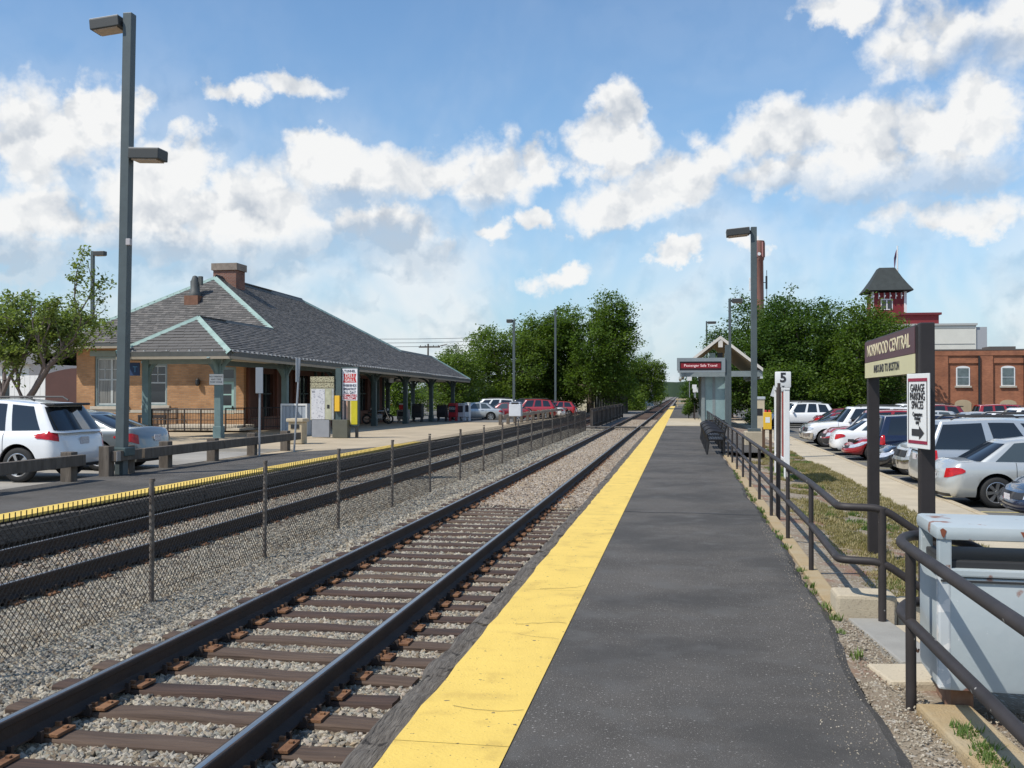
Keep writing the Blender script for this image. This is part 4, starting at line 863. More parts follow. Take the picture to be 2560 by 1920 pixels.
def car_proto(S):
    """parts of one body type, front towards +x, ground at z=0: [(name, mesh, parent name)]"""
    L, Wd = S['L'], S['W']; hw = Wd/2; xr, xf = -L/2, L/2; wr = S['wr']; ra = wr+.075; ax = (xr+S['ro'], xf-S['fo'])
    zlo = S.get('zlo', .22); sh = lambda x: interp([(xr+a*L, z) for a, z in S['sh']], x)
    e = 2.5
    def outline(x0, x1, d0, d1, w, xs):
        na = 8; pts = []
        for i in range(na+1):
            a = math.pi/2*i/na; pts.append((x0+d0-d0*max(0, math.cos(a))**(2/e), w*math.sin(a)**(2/S.get('ee', 3.2)), 'r', a))
        for x in xs: pts.append((x, w, 's', x))
        for i in range(na+1):
            a = math.pi/2*(na-i)/na; pts.append((x1-d1+d1*max(0, math.cos(a))**(2/e), w*math.sin(a)**(2/S.get('ee', 3.2)), 'f', a))
        return pts
    dr, df = S.get('dr', .38), S.get('df', .55)
    xs = set()
    for c in ax:
        for i in range(-9, 10): xs.add(round(c+ra*math.sin(i/9*math.pi/2)*1.0, 4))
    for i in range(13): xs.add(round(xr+dr+.05+(L-dr-df-.1)*i/12, 4))
    xs = sorted(x for x in xs if xr+dr+.02 < x < xf-df-.02)
    O = outline(xr, xf, dr, df, hw, xs)
    rows = S.get('rows') or [(0,.90,.10),(.10,.965,.02),(.28,.995,0),(.46,1.0,.0),(.60,1.0,.04),(.76,.995,.07),(.90,.975,.11),(1.0,.92,.20)]
    def V(k, j):
        x, y, kind, a = O[k]; f, sy, ins = rows[j]
        s_ = sh(x); z = zlo+f*(s_-zlo); yy = y*sy; xx = x
        if kind == 'r': xx = x+ins*(math.cos(a)**.8 if a < 1.57 else 0)*S.get('rin', .8)
        if kind == 'f': xx = x-ins*(max(0, math.cos(a))**.8)*S.get('fin', 1.0)
        # wheel arch
        for c in ax:
            dx = x-c
            if abs(dx) < ra: z = max(z, min(s_-.06, wr+math.sqrt(ra*ra-dx*dx)))
        if f == 0 and kind == 's' and not any(abs(x-c) < ra for c in ax): z = zlo
        return Vector((xx, yy, z))
    nk, nj = len(O), len(rows)
    G = [[V(k, j) for j in range(nj)] for k in range(nk)]
    mir = lambda p: Vector((p.x, -p.y, p.z))
    b = MB()
    for sgn in (1, -1):
        vs = [(p if sgn == 1 else mir(p)) for col in G for p in col]
        b.add(vs, [((k*nj+j, (k+1)*nj+j, (k+1)*nj+j+1, k*nj+j+1) if sgn == -1 else (k*nj+j, k*nj+j+1, (k+1)*nj+j+1, (k+1)*nj+j)) for k in range(nk-1) for j in range(nj-1)])
    M_ = 8; crown = S.get('crown', .05); deck = []
    for k in range(nk):
        p = G[k][-1]
        for i in range(M_+1):
            t = 1-2*i/M_; deck.append((p.x, p.y*t, p.z+crown*(1-t*t)*min(1, p.y/hw*1.1)))
    b.add(deck, [(k*(M_+1)+i, (k+1)*(M_+1)+i, (k+1)*(M_+1)+i+1, k*(M_+1)+i+1) for k in range(nk-1) for i in range(M_)])
    # cabin
    g = S['cab']; x0b, x1b, x0t, x1t = (xr+q*L for q in g['x']); wb, wt = hw*g.get('wb', .90), hw*g.get('wt', .70); zr = g['z']
    gx = [i/16 for i in range(17)]
    d0b, d1b, d0t, d1t = g.get('d', (.30,.55,.16,.30))
    def OB(): return outline(x0b, x1b, d0b, d1b, wb, [x0b+d0b+.02+(x1b-x0b-d0b-d1b-.04)*t for t in gx])
    def OT(): return outline(x0t, x1t, d0t, d1t, wt, [x0t+d0t+.02+(x1t-x0t-d0t-d1t-.04)*t for t in gx])
    ob, ot = OB(), OT(); gr = [0,.08,.25,.5,.75,.90,1.0]; cab = []
    roofz = lambda x: interp([(x0t, zr[0]), ((x0t+x1t)/2, zr[1]), (x1t, zr[2])], x)
    for (xb,yb,_,_), (xt,yt,_,_) in zip(ob, ot):
        zb = sh(xb)-.035+crown*(1-(yb/hw)**2)*.8; ztp = roofz(xt); col = []
        for t in gr:
            bul = math.sin(t*math.pi)*.035
            col.append(Vector((xb+(xt-xb)*t, (yb+(yt-yb)*t)*(1+bul*.7), zb+(ztp-zb)*(t if t < .9 else .9+(t-.9)*.85))))
        cab.append(col)
    nc, nr = len(cab), len(gr)
    for sgn in (1,-1):
        b.add([(p if sgn == 1 else mir(p)) for col in cab for p in col], [(k*nr+j, k*nr+j+1, (k+1)*nr+j+1, (k+1)*nr+j) for k in range(nc-1) for j in range(nr-1)])
    top = []
    for k in range(nc):
        p = cab[k][-1]
        for i in range(M_+1): t = 1-2*i/M_; top.append((p.x, p.y*t, p.z+.045*(1-abs(t)**2.2)*min(1, p.y/wt*1.2)))
    b.add(top, [(k*(M_+1)+i, (k+1)*(M_+1)+i, (k+1)*(M_+1)+i+1, k*(M_+1)+i+1) for k in range(nc-1) for i in range(M_)])
    bm = bmesh.new(); me = b.mesh('body', PN['white'], fix=False); bm.from_mesh(me); bmesh.ops.remove_doubles(bm, verts=bm.verts[:], dist=.002)
    bmesh.ops.dissolve_degenerate(bm, dist=.0008, edges=bm.edges[:]); bmesh.ops.recalc_face_normals(bm, faces=bm.faces[:]); bm.to_mesh(me); bm.free()
    me.polygons.foreach_set('use_smooth', [True]*len(me.polygons)); me.set_sharp_from_angle(angle=R(48))
    parts = [('body', me, None)]
    def patch(name, grid, k0, k1, j0, j1, m, sides, offm=.006, taper=0):
        n0 = len(grid[0]); n = 0
        for sgn in sides:
            pb = MB(); vs = []
            for k in range(k0, k1+1):
                for j in range(j0, j1+1):
                    p = grid[k][j]; a = grid[min(k+1,len(grid)-1)][j]-grid[max(k-1,0)][j]; c = grid[k][min(j+1,n0-1)]-grid[k][max(j-1,0)]
                    nn = a.cross(c); nn = nn.normalized() if nn.length > 1e-9 else Vector((0,0,1))
                    if nn.y*1.0 < -1e-3 or (abs(nn.y) < 1e-3 and nn.x*(p.x-(xr+xf)/2) < 0): nn = -nn
                    p = p+nn*offm
                    if taper:
                        f_ = (k-k0)/(k1-k0) if taper > 0 else (k1-k)/(k1-k0); zc = (grid[k][j0].z+grid[k][j1].z*1.4)/2.4; p.z = zc+(p.z-zc)*(1-.75*f_**2)
                    vs.append(p if sgn == 1 else mir(p))
            w = j1-j0+1
            pb.add(vs, [(i*w+j, i*w+j+1, (i+1)*w+j+1, (i+1)*w+j) for i in range(k1-k0) for j in range(j1-j0)])
            ms = pb.mesh(name, m, smooth=60, fix=False); parts.append((name, ms, 'body'))
    def patch2(name, grid, k0, k1, j0, j1, m, offm=.006):
        """one patch that crosses the centre line (front and rear screens, grilles)"""
        n0 = len(parts); patch(name, grid, k0, k1, j0, j1, m, (1,-1), offm)
        a, c = parts[n0][1], parts[n0+1][1]; del parts[n0:]
        q = MB(); q.add([v.co for v in a.vertices], [tuple(p.vertices) for p in a.polygons]); q.add([v.co for v in c.vertices], [tuple(p.vertices) for p in c.polygons])
        ms = q.mesh(name, m, smooth=60, fix=False); bm = bmesh.new(); bm.from_mesh(ms); bmesh.ops.remove_doubles(bm, verts=bm.verts[:], dist=.004); bm.to_mesh(ms); bm.free(); parts.append((name, ms, 'body'))
    na = 8; i0, i1 = na+1, na+1+17
    gm = M_cg2 if S.get('clear') else M_cg
    patch2('rear_window', cab, 0, na-2, 1 if not g.get('hatch') else 1, 5, M_cg)
    patch2('windscreen', cab, nc-1-(na-2), nc-1, 0, 5, gm)
    for a, c in g['win']: patch('side_window', cab, i0+a, i0+c, 1, 5, gm if not g.get('tint') else M_cg, (1,-1))
    # lamps, grille, bumpers on the lower shell
    kf = nk-1-na
    tj = S.get('tl', (4,6)); hj = S.get('hl', (4,6))
    patch('tail_lamp', G, S.get('tk',3), na+S.get('tx',1), tj[0], tj[1], M_tl, (1,-1), .008, S.get('tt',1))
    patch('headlamp', G, kf-S.get('hx',0), nk-1-S.get('hk',3), hj[0], hj[1], M_hl, (1,-1), .008, -1)
    patch2('grille', G, nk-1-S.get('gk',3), nk-1, hj[0], hj[1]-0, M_chrome if S.get('chrome') else M_plast, .008)
    if S.get('chrome'): patch2('grille_mesh', G, nk-1-S.get('gk',3)+1, nk-1, hj[0], hj[1], M_plast, .014)
    patch2('intake', G, nk-1-4, nk-1, 0, 1, M_plast, .006); patch2('rear_valance', G, 0, 5, 0, 1, M_plast, .005)
    if S.get('bump'): patch2('front_bumper', G, nk-1-na, nk-1, 1, 3, S['bump'], .03); patch2('rear_bumper', G, 0, na, 1, 3, S['bump'], .03)
    if S.get('clad'):
        ksa = na+2; patch('side_cladding', G, na, kf, 0, 1, M_plast, (1,-1), .008)
    for end, kk in ((xr, 0), (xf, nk-1)):
        p = G[kk][3]; jz = S.get('pz', (.62,.45))[0 if kk == 0 else 1]; pl = MB(); j = min(range(nj), key=lambda q: abs(G[kk][q].z-jz)); xx = G[kk][j].x
        pl.bevbox((xx+(-.012 if kk == 0 else .012), 0, jz), (.014,.31,.155), .003); parts.append(('licence_plate', pl.mesh('licence_plate', M_plate), 'body'))
    # panel gaps and handles
    for sgn in (1,-1):
        q = MB()
        for fx in S['doors']:
            x = xr+fx*L; k = min(range(na+1, nk-na-1), key=lambda q_: abs(O[q_][0]-x))
            for j in range(1, nj-1):
                p, r_ = G[k][j], G[k][j+1]; s3 = Vector((.005,0,0)); o_ = Vector((0,.004,.0)); vs = [p-s3+o_, p+s3+o_, r_+s3+o_, r_-s3+o_]
                q.add([(v if sgn == 1 else mir(v)) for v in vs], [(0,1,2,3)])
        parts.append(('door_seam', q.mesh('door_seam', M_seam), 'body'))
        for fx in S['handles']:
            x = xr+fx*L; q = MB(); q.bevbox((x, sgn*(hw*.992+.004), zlo+.86*(sh(x)-zlo)), (.19,.03,.035), .008); parts.append(('door_handle', q.mesh('door_handle', PN['white'] if not S.get('dh') else M_plast, smooth=True), 'body'))
        q = MB(); mx = x1b-d1b-.10; q.bevbox((mx, sgn*(hw*.95+.12), sh(mx)+.08), (.11,.20,.13), .035); q.box((mx+.02, sgn*(hw*.92+.01), sh(mx)+.03), (.05,.12,.04)); parts.append(('wing_mirror', q.mesh('wing_mirror', PN['white'], smooth=True), 'body'))
    if S.get('rack'):
        for sgn in (1,-1):
            q = MB(); z = max(zr)+.035; q.tube([(x0t+.35,sgn*wt*.84,z-.05),(x0t+.5,sgn*wt*.86,z+.03),(x1t-.6,sgn*wt*.86,z+.03),(x1t-.45,sgn*wt*.84,z-.05)], .022, 6); parts.append(('roof_rail', q.mesh('roof_rail', M_plast, smooth=True), 'body'))
    if S.get('spoiler'):
        q = MB(); q.bevbox((x0t+.02, 0, zr[0]-.005), (.34, wt*1.86, .055), .02); parts.append(('spoiler', q.mesh('spoiler', M_plast, smooth=True), 'body'))
    u = MB(); u.b2(xr+.25, xf-.3, -(hw-.27), hw-.27, zlo-.02, .70); u.b2(xr+.3, ax[0]-ra-.02, -(hw-.1), hw-.1, zlo-.0, zlo+.25); u.b2(ax[0]+ra+.02, ax[1]-ra-.02, -(hw-.1), hw-.1, zlo-.0, zlo+.25); parts.append(('underbody', u.mesh('underbody', M_under), 'body'))
    # wheels
    tw = .205; ty = MB(); ty.lathe([(wr*.66,-tw/2),(wr*.80,-tw/2-.004),(wr*.95,-tw/2+.012),(wr,-tw/2+.045),(wr,tw/2-.045),(wr*.95,tw/2-.012),(wr*.80,tw/2+.004),(wr*.66,tw/2)], n=28, axis='Y'); tym = ty.mesh('tyre', M_tyre, smooth=50)
    rm = MB(); o_ = tw/2; rm.lathe([(wr*.68,o_-.004),(wr*.66,o_+.002),(wr*.61,o_-.006),(wr*.60,o_-.06),(0.02,o_-.075)], n=28, axis='Y', mi=0)
    ns = S.get('spokes', 5)
    for i in range(ns):
        a = 2*math.pi*i/ns+.3; c_, s_ = math.cos(a), math.sin(a)
        for w0, w1, r0, r1 in ((.045,.06,.05,wr*.63),):
            t_ = Vector((-s_,0,c_)); d_ = Vector((c_,0,s_)); vs = []
            for (r_, w_, h_) in ((r0,w0,o_-.012),(r1,w1*1.15,o_-.004)):
                vs += [d_*r_-t_*w_*.5+Vector((0,h_,0)), d_*r_+t_*w_*.5+Vector((0,h_,0)), d_*r_+t_*w_*.62+Vector((0,h_-.035,0)), d_*r_-t_*w_*.62+Vector((0,h_-.035,0))]
            rm.add(vs, [(0,1,5,4),(1,2,6,5),(3,0,4,7),(2,3,7,6)], 1)
    rm.lathe([(.0,o_-.002),(.045,o_-.004),(.055,o_-.03)], n=14, axis='Y', mi=1); rm.lathe([(wr*.675,o_),(wr*.64,o_+.004),(wr*.60,o_-.012)], n=28, axis='Y', mi=1)
    rim = rm.mesh('rim', [mat('brake_dark', (.03,.028,.026), .6, .4), M_alloy], smooth=35, fix=True)
    wh = [(ax[0], 1), (ax[0], -1), (ax[1], 1), (ax[1], -1)]
    return dict(parts=parts, tyre=tym, rim=rim, wheels=[(x, s_*(hw-.125), wr, s_) for x, s_ in wh])
SPEC = {}
SPEC['sedan'] = dict(L=4.75, W=1.79, wr=.325, ro=1.05, fo=.95, sh=[(0,.86),(.06,.93),(.20,.95),(.5,.93),(.70,.90),(.88,.79),(.97,.66),(1,.60)], cab=dict(x=(.115,.745,.265,.585), z=(1.36,1.42,1.38), wb=.91, wt=.67, win=((1,7),(8,15))), doors=(.30,.50,.735), handles=(.36,.56), spokes=7, clear=True)
SPEC['fastback'] = dict(L=4.95, W=1.82, wr=.345, ro=1.10, fo=.90, sh=[(0,.90),(.05,1.0),(.15,1.01),(.5,.96),(.70,.92),(.88,.80),(.97,.66),(1,.60)], cab=dict(x=(.095,.735,.31,.60), z=(1.37,1.45,1.41), wb=.91, wt=.65, win=((2,8),(9,15))), doors=(.32,.52,.735), handles=(.38,.57), spokes=5, tl=(4,6), tk=4, tx=2, pz=(.78,.45))
SPEC['coupe'] = dict(L=4.4, W=1.75, wr=.31, ro=.98, fo=.95, sh=[(0,.82),(.08,.90),(.25,.91),(.5,.89),(.68,.86),(.86,.74),(.96,.60),(1,.54)], cab=dict(x=(.09,.735,.32,.565), z=(1.24,1.31,1.27), wb=.91, wt=.66, win=((2,7),(8,15))), doors=(.36,.735), handles=(.42,), spokes=5, df=.75, hl=(4,6), hk=3, hx=1)
SPEC['suv'] = dict(L=4.8, W=1.92, wr=.37, ro=.98, fo=.92, zlo=.30, sh=[(0,1.02),(.05,1.08),(.3,1.06),(.55,1.04),(.72,1.03),(.88,.96),(.97,.84),(1,.78)], cab=dict(x=(.015,.73,.10,.60), z=(1.64,1.73,1.69), wb=.92, wt=.73, d=(.22,.5,.16,.3), win=((1,5),(6,10),(11,16)), hatch=1, tint=1), doors=(.27,.48,.715), handles=(.33,.54), spokes=5, rack=1, clad=1, spoiler=1, tl=(5,7), tk=4, tx=5, pz=(.86,.5), dr=.34, ee=3.6)
SPEC['boxsuv'] = dict(tt=0, L=4.75, W=1.86, wr=.375, ro=1.0, fo=.88, zlo=.33, sh=[(0,1.08),(.05,1.1),(.3,1.1),(.55,1.1),(.70,1.1),(.88,1.05),(.97,.97),(1,.90)], cab=dict(x=(.01,.715,.045,.60), z=(1.75,1.78,1.75), wb=.94, wt=.80, d=(.12,.4,.10,.26), win=((0,5),(6,10),(11,16)), hatch=1, tint=1), doors=(.28,.49,.71), handles=(.33,.55), spokes=5, rack=1, chrome=1, bump=M_chrome, tl=(5,7), tk=5, tx=1, pz=(.80,.52), df=.32, dr=.25, ee=4.2, gk=4, hk=4, dh=1)
SPEC['crv'] = dict(tt=0, L=4.45, W=1.78, wr=.345, ro=.95, fo=.88, zlo=.30, sh=[(0,1.0),(.05,1.03),(.3,1.02),(.55,1.0),(.70,.99),(.88,.92),(.97,.82),(1,.74)], cab=dict(x=(.01,.735,.06,.60), z=(1.63,1.68,1.64), wb=.92, wt=.74, d=(.16,.45,.12,.28), win=((1,5),(6,10),(11,16)), hatch=1, tint=1), doors=(.27,.49,.73), handles=(.33,.55), spokes=5, clad=1, bump=M_plast, tl=(4,7), tk=6, tx=1, pz=(.75,.5), df=.42, dr=.25, ee=3.8)
SPEC['van'] = dict(tt=0, L=5.05, W=1.96, wr=.345, ro=1.05, fo=.98, zlo=.26, sh=[(0,1.0),(.05,1.03),(.3,1.03),(.55,1.02),(.76,1.0),(.90,.88),(.97,.76),(1,.68)], cab=dict(x=(.01,.82,.075,.61), z=(1.70,1.76,1.72), wb=.93, wt=.74, d=(.2,.6,.15,.35), win=((0,6),(7,11),(12,16)), hatch=1, tint=1), doors=(.30,.52,.73), handles=(.35,.56), spokes=6, rack=1, tl=(4,7), tk=5, tx=1, pz=(.85,.5), dr=.3)
SPEC['hatch'] = dict(tt=0, L=4.2, W=1.74, wr=.31, ro=.80, fo=.90, zlo=.22, sh=[(0,.92),(.06,.97),(.3,.96),(.55,.94),(.70,.92),(.88,.80),(.97,.68),(1,.60)], cab=dict(x=(.01,.77,.12,.60), z=(1.44,1.50,1.46), wb=.91, wt=.68, d=(.22,.5,.14,.3), win=((1,6),(7,11),(12,16)), hatch=1), doors=(.28,.50,.74), handles=(.34,.56), spokes=6, tl=(4,7), tk=5, tx=1, pz=(.75,.45))
PROTO = {}
def car(kind, col, x, y, z, rz, label, full=True, group=None, skip=()):
    if kind not in PROTO: PROTO[kind] = car_proto(SPEC[kind])
    P_ = PROTO[kind]; t = thing('parked_car', label, 'car', (x,y,z), rz, group); body = None
    for name, me, par in P_['parts']:
        if name in skip or (not full and name in ('door_seam','door_handle','underbody','intake','rear_valance')): continue
        o = link(name, me, t)
        if name in ('body','door_handle','wing_mirror') and me.materials[0] is PN['white']: o.material_slots[0].link = 'OBJECT'; o.material_slots[0].material = PN[col]
    for (wx, wy, wr, s_) in P_['wheels']:
        w = link('tyre', P_['tyre'], t, (wx, wy, wr)); w.name = 'wheel'
        r_ = link('rim', P_['rim'], w); r_.rotation_euler = (0, rnd.uniform(0, 6), 0) if s_ > 0 else (0, rnd.uniform(0,6), math.pi)
    return t
PI = math.pi
LZ = -.62
GR = 'cars parked along the sidewalk'
# near row on the right: nose or tail towards the sidewalk
def nose(kind, col, y, label, x=5.75, dz=0, rz=0, **k): L = SPEC[kind]['L']; return car(kind, col, x+L/2, y, LZ+dz, PI+R(rz), label, group=GR, **k)
def tail(kind, col, y, label, x=5.75, dz=0, rz=0, **k): L = SPEC[kind]['L']; return car(kind, col, x+L/2, y, LZ+dz, R(rz), label, group=GR, **k)
nose('sedan','navy',19.7,'dark navy car nosing in at the right edge of the photo', x=5.9)
tail('sedan','champagne',22.75,'silver sedan parked with its tail to the sidewalk behind the parking sign', x=5.35)
tail('van','silver',25.6,'silver minivan with black side windows and roof rails beside the silver sedan', x=5.55)
nose('boxsuv','silver',28.4,'silver off-roader nose with chrome bumper glimpsed between the sign posts', x=5.75)
nose('hatch','black',31.2,'low black car nosing in between the sign posts', x=5.6)
tail('crv','navy',34.2,'dark blue compact off-roader with tall red tail lamps seen between the sign posts', x=6.1)
nose('coupe','red',37.4,'low red car with clear headlamp nosing towards the sidewalk', x=5.7)
tail('sedan','white',40.3,'white sedan with red tail lamp backed up to the sidewalk', x=5.7)
nose('crv','red',43.2,'red off-roader with amber corner lamp nosing in between two white cars', x=5.75)
nose('boxsuv','white',46.4,'big white off-roader with chrome grille nosing towards the sidewalk', x=5.4)
tail('coupe','grey',49.6,'dark grey coupe beyond the white off-roader', x=5.6)
tail('sedan','maroon',52.6,'dark red car roof showing above the grey coupe', x=6.2)
nose('suv','white',71.0,'white car behind the lamp post near the shelter', x=5.6, full=False)
nose('van','white',75.5,'white van beyond the shelter partly behind a sign post', x=5.4, full=False)
nose('sedan','silver',80.0,'silver car furthest along the right hand row', x=5.7, full=False)
# second row across the aisle and third row in front of the brick building
G2 = 'cars in the rows by the brick building'
row2 = [('boxsuv','grey',15.6,41.6,1,'dark grey off-roader at the right edge above the silver minivan roof'),('sedan','white',15.2,44.6,1,'white sedan with sloping windscreen above the minivan roof at right'),('suv','white',15.0,47.8,1,'white off-roader above the minivan roof, right of the parking notice'),('hatch','white',14.8,50.8,1,'small white hatchback just right of the near sign post'),('sedan','silver',14.4,53.8,1,'silver sedan half hidden by the near sign post'),('sedan','champagne',14.0,57.0,0,'pale silver sedan between the sign posts behind the dark blue off-roader'),('suv','maroon',13.6,60.2,1,'dark red off-roader roof between the two sign posts'),('van','white',13.4,63.4,1,'white van roof between the sign posts below the dock')]
row3 = [('boxsuv','red',22.8,66.5,1,'red off-roader in front of the brick wall at right'),('crv','red',20.2,66.5,0,'red and white tail end left of the red off-roader'),('van','black',26.8,68.0,1,'black roofed van at the right edge before the brick building'),('suv','white',24.4,63.0,1,'white off-roader in the back row near the brick wall'),('sedan','white',22.2,60.8,1,'white sedan in the back row below the brick wall'),('hatch','silver',19.4,60.6,1,'silver hatchback in the back row left of the white sedan'),('sedan','maroon',10.6,66.0,0,'dark red sedan roof beyond the grey coupe'),('coupe','black',9.2,57.2,1,'black car between the grey coupe and the shrubs')]
for k,c,x,y,d,lb in row2+row3: car(k,c,x,y,LZ,PI if d else 0,lb,full=False,group=G2)
# left: two cars backed up to the guard rail, and a row beyond the station
car('suv','white',-12.72-2.4,19.75,-.12,PI,'white off-roader with black spoiler backed up to the timber guard rail',group='cars behind the guard rail')
car('fastback','shaded_silver',-12.75-2.47,22.85,-.12,PI,'silver sedan with shade put into its paint and large red tail lamps behind the lamp pole',group='cars behind the guard rail')  # silver coat darkened all over for the shade reflected in the boot lid
G3 = 'cars parked beyond the station'
left = [('sedan','silver',-16.2,77.5,R(8),'silver sedan nearest the station canopy end'),('van','white',-16.3,84.0,R(4),'white minivan behind the silver sedan beyond the station'),('sedan','maroon',-14.4,80.6,0,'dark car tail beside the white minivan beyond the station'),('suv','black',-14.6,90.0,R(3),'black off-roader beside the lamp post beyond the station'),('suv','red',-13.3,88.0,R(2),'red off-roader right of the lamp post beyond the station'),('sedan','white',-13.0,92.0,0,'white car behind the red off-roader beyond the station'),('hatch','red',-12.0,96.0,0,'red hatchback furthest right in the row beyond the station')]
for k,c,x,y,rz,lb in left: car(k,c,x,y,gz(y)-.02,rz+PI,lb,full=(y<80),group=G3)

# ------------------------------------------------------------------ handrails, signs, bins, benches, lamps
M_hr = mat('brown_black_pipe', (0.030,0.024,0.022), .6, var=.25, vs=6, spec=.5); speckle(M_hr, 24, (0.4,0.38,0.35), .80,.82,.7)
def bez(pts, n=5, rad=.12):
    """polyline with its corners rounded"""
    P_ = [Vector(p) for p in pts]; out = [P_[0]]
    for i in range(1, len(P_)-1):
        a, b, c = P_[i-1], P_[i], P_[i+1]; r0 = min(rad, (a-b).length/2, (c-b).length/2); p0 = b+(a-b).normalized()*r0; p1 = b+(c-b).normalized()*r0
        for k in range(n+1): t = k/n; out.append(p0*(1-t)**2+b*2*t*(1-t)+p1*t*t)
    out.append(P_[-1]); return out
hr = thing('handrail', 'long dark brown pipe handrail along the right edge of the platform', 'handrail', (1.28, 8.25, 0))
HY = [10.36,12.58,14.86,17.1,19.36,21.6,23.9,26.1,28.4,30.7,33.0,35.3,37.6,39.9,42.2,44.5,46.8,49.1,51.4]
for z in (.85,.43):
    b = MB(); b.tube(bez([(0,43.2,z),(0,20,z),(0,2.1,z),(-.05,0,z),(.27,-.06,z),(.62,-.04,z-.24),(1.5,.0,z-.85)], rad=.10), .031, 10); b.build('rail', M_hr, hr, smooth=True)
for y in HY: b = MB(); b.tube([(0,y-8.25,-.15),(0,y-8.25,.85)], .025, 10); b.build('post', M_hr, hr, smooth=True)
b = MB(); b.tube([(.27,-.05,-.1),(.27,-.06,.85)], .031, 10); b.build('post', M_hr, hr, smooth=True)
b = MB(); b.tube([(1.45,0,-.6),(1.45,0,0.05)], .031, 10); b.build('post', M_hr, hr, smooth=True)
hr2 = thing('handrail', 'dark pipe handrail with looped end in front of the pale blue litter bin', 'handrail', (1.30, 6.1, 0))
for z in (.85,.43):
    b = MB(); b.tube(bez([(0,-5.5,z),(0,.30,z),(.16,.62,z),(.45,.55,z-.02),(1.3,.55,z-.6)], rad=.22), .032, 12); b.build('rail', M_hr, hr2, smooth=True)
for y in (-.05,-2.4): b = MB(); b.tube([(0,y,-.12),(0,y,.85)], .030, 12); b.build('post', M_hr, hr2, smooth=True)
b = MB(); b.tube(bez([(.02,-.05,.30),(.035,-.06,.26),(.05,-.02,.27)], rad=.02), .006, 6); b.build('hook', mat('rust_hook', (.2,.1,.06), .8), hr2)
# litter bin
bn = thing('litter_bin', 'large dented pale blue steel litter bin behind the near handrail', 'litter bin', (1.84, 6.22, 0), R(-3))
M_bin = mat('pale_blue_paint', (0.36,0.415,0.43), .5, col2=(0.42,0.46,0.465), vs=1.6, bump=.12, bs=9); speckle(M_bin, 5.5, (0.24,0.10,0.06), .67,.70,.9,8); speckle(M_bin, 11, (0.10,0.075,0.06), .70,.73,.8,6); speckle(M_bin, 26, (0.68,0.69,0.68), .70,.74,.6,3)
w, dp = .80, .62
b = MB(); b.bevbox((0,0,.40), (w,dp,.64), .03); b.build('body', M_bin, bn, smooth=True)
b = MB(); b.bevbox((0,0,.745), (w+.015,dp+.015,.045), .01); b.build('rim', M_bin, bn)
b = MB(); b.bevbox((0,0,.785), (w-.06,dp-.06,.05), .01); b.build('liner', M_plast, bn)
for sx in (-1,1): b = MB(); b.bevbox((sx*(w/2-.03),-dp/2+.03,.42), (.066,.068,.66), .012); b.build('corner_trim', speckle(mat('peeling_paint', (.50,.53,.535), .6), 14, (.70,.69,.66), .56,.60,.9,5), bn)
b = MB(); b.bevbox((0,0,.965), (w+.03,dp+.03,.08), .028); b.build('hood', M_bin, bn, smooth=True)
for sx in (-1,1):
    for sy in (-1,1): b = MB(); b.bevbox((sx*(w/2-.035), sy*(dp/2-.035), .845), (.07,.07,.17), .008); b.build('corner_post', M_bin, bn)
b = MB(); b.bevbox((0,-dp/2-.006,.70), (w-.02,.012,.012), .003); b.build('lip', M_plast, bn)
for sx in (-1,1): b = MB(); b.bevbox((sx*.26,0,.0), (.12,.44,.16), .01); b.build('foot', mat('rusty_foot', (.16,.075,.04), .9, col2=(.26,.15,.09), vs=9), bn)
Mrs = mat('rust_stain', (.25,.075,.035), .9, col2=(.16,.05,.03), vs=20)
for x, w_, h_ in ((.02,.10,.030),(.10,.035,.04),(.17,.07,.024),(.26,.09,.030),(.33,.03,.045)): b = MB(); b.add([(x,-dp/2-.0175,.985),(x+w_,-dp/2-.0175,.98),(x+w_*.8,-dp/2-.0175,.98-h_),(x+w_*.55,-dp/2-.0175,.975-h_*.4),(x+w_*.2,-dp/2-.0175,.98-h_*1.2)], [(0,1,2,3,4)]); b.build('rust_patch', Mrs, bn)
b = MB(); b.add([(-.395,-dp/2-.0175,.985),(-.38,-dp/2-.0175,.995),(-.36,-dp/2-.0175,.98),(-.368,-dp/2-.0175,.955),(-.375,-dp/2-.0175,.94),(-.386,-dp/2-.0175,.95)], [(0,1,2,3,4,5)]); b.build('rust_patch', Mrs, bn)
# station name sign
M_sp = mat('sign_brown', (0.022,0.018,0.018), .5, var=.15, vs=4)
sg = thing('station_sign', 'brown and cream station name sign on two dark posts beside the platform', 'sign', (2.135, 9.3, -.055), R(-1.8))
for y, x, zb in ((0,0,-.35),(3.0,.0,-.28)):
    b = MB(); b.bevbox((x,y,(zb+2.43)/2), (.125,.125,2.43-zb), .01); b.build('post', M_sp, sg)
    b = MB(); b.bevbox((x,y,zb+.06), (.34,.26,.03), .006); b.build('base_plate', M_sp, sg)
    for dx in (-.12,.12):
        for dy in (-.09,.09): b = MB(); b.tube([(x+dx,y+dy,zb+.06),(x+dx,y+dy,zb+.12)], .016, 6); b.build('bolt', M_sp, sg)
b = MB(); b.bevbox((-.04,1.57,2.20), (.07,3.00,.44), .01); b.build('frame', M_sp, sg)
b = MB(); b.b2(-.082,-.076,.075,3.06,2.165,2.405); b.build('name_panel', mat('sign_maroon', (0.095,0.042,0.05), .5, var=.06, vs=3), sg)
b = MB(); b.b2(-.082,-.076,.075,3.06,1.985,2.16); b.build('direction_panel', mat('sign_cream', (0.62,0.57,0.34), .5, var=.05, vs=3), sg)
rt = (R(90),0,R(-90)); Mcr = mat('letter_cream', (0.66,0.58,0.38), .5); Mbk = mat('letter_black', (0.03,0.03,0.035), .5)
text('lettering', 'NORWOOD CENTRAL', .185, Mcr, sg, (-.084,1.58,2.285), rt, sx=1.36, bold=.0015)
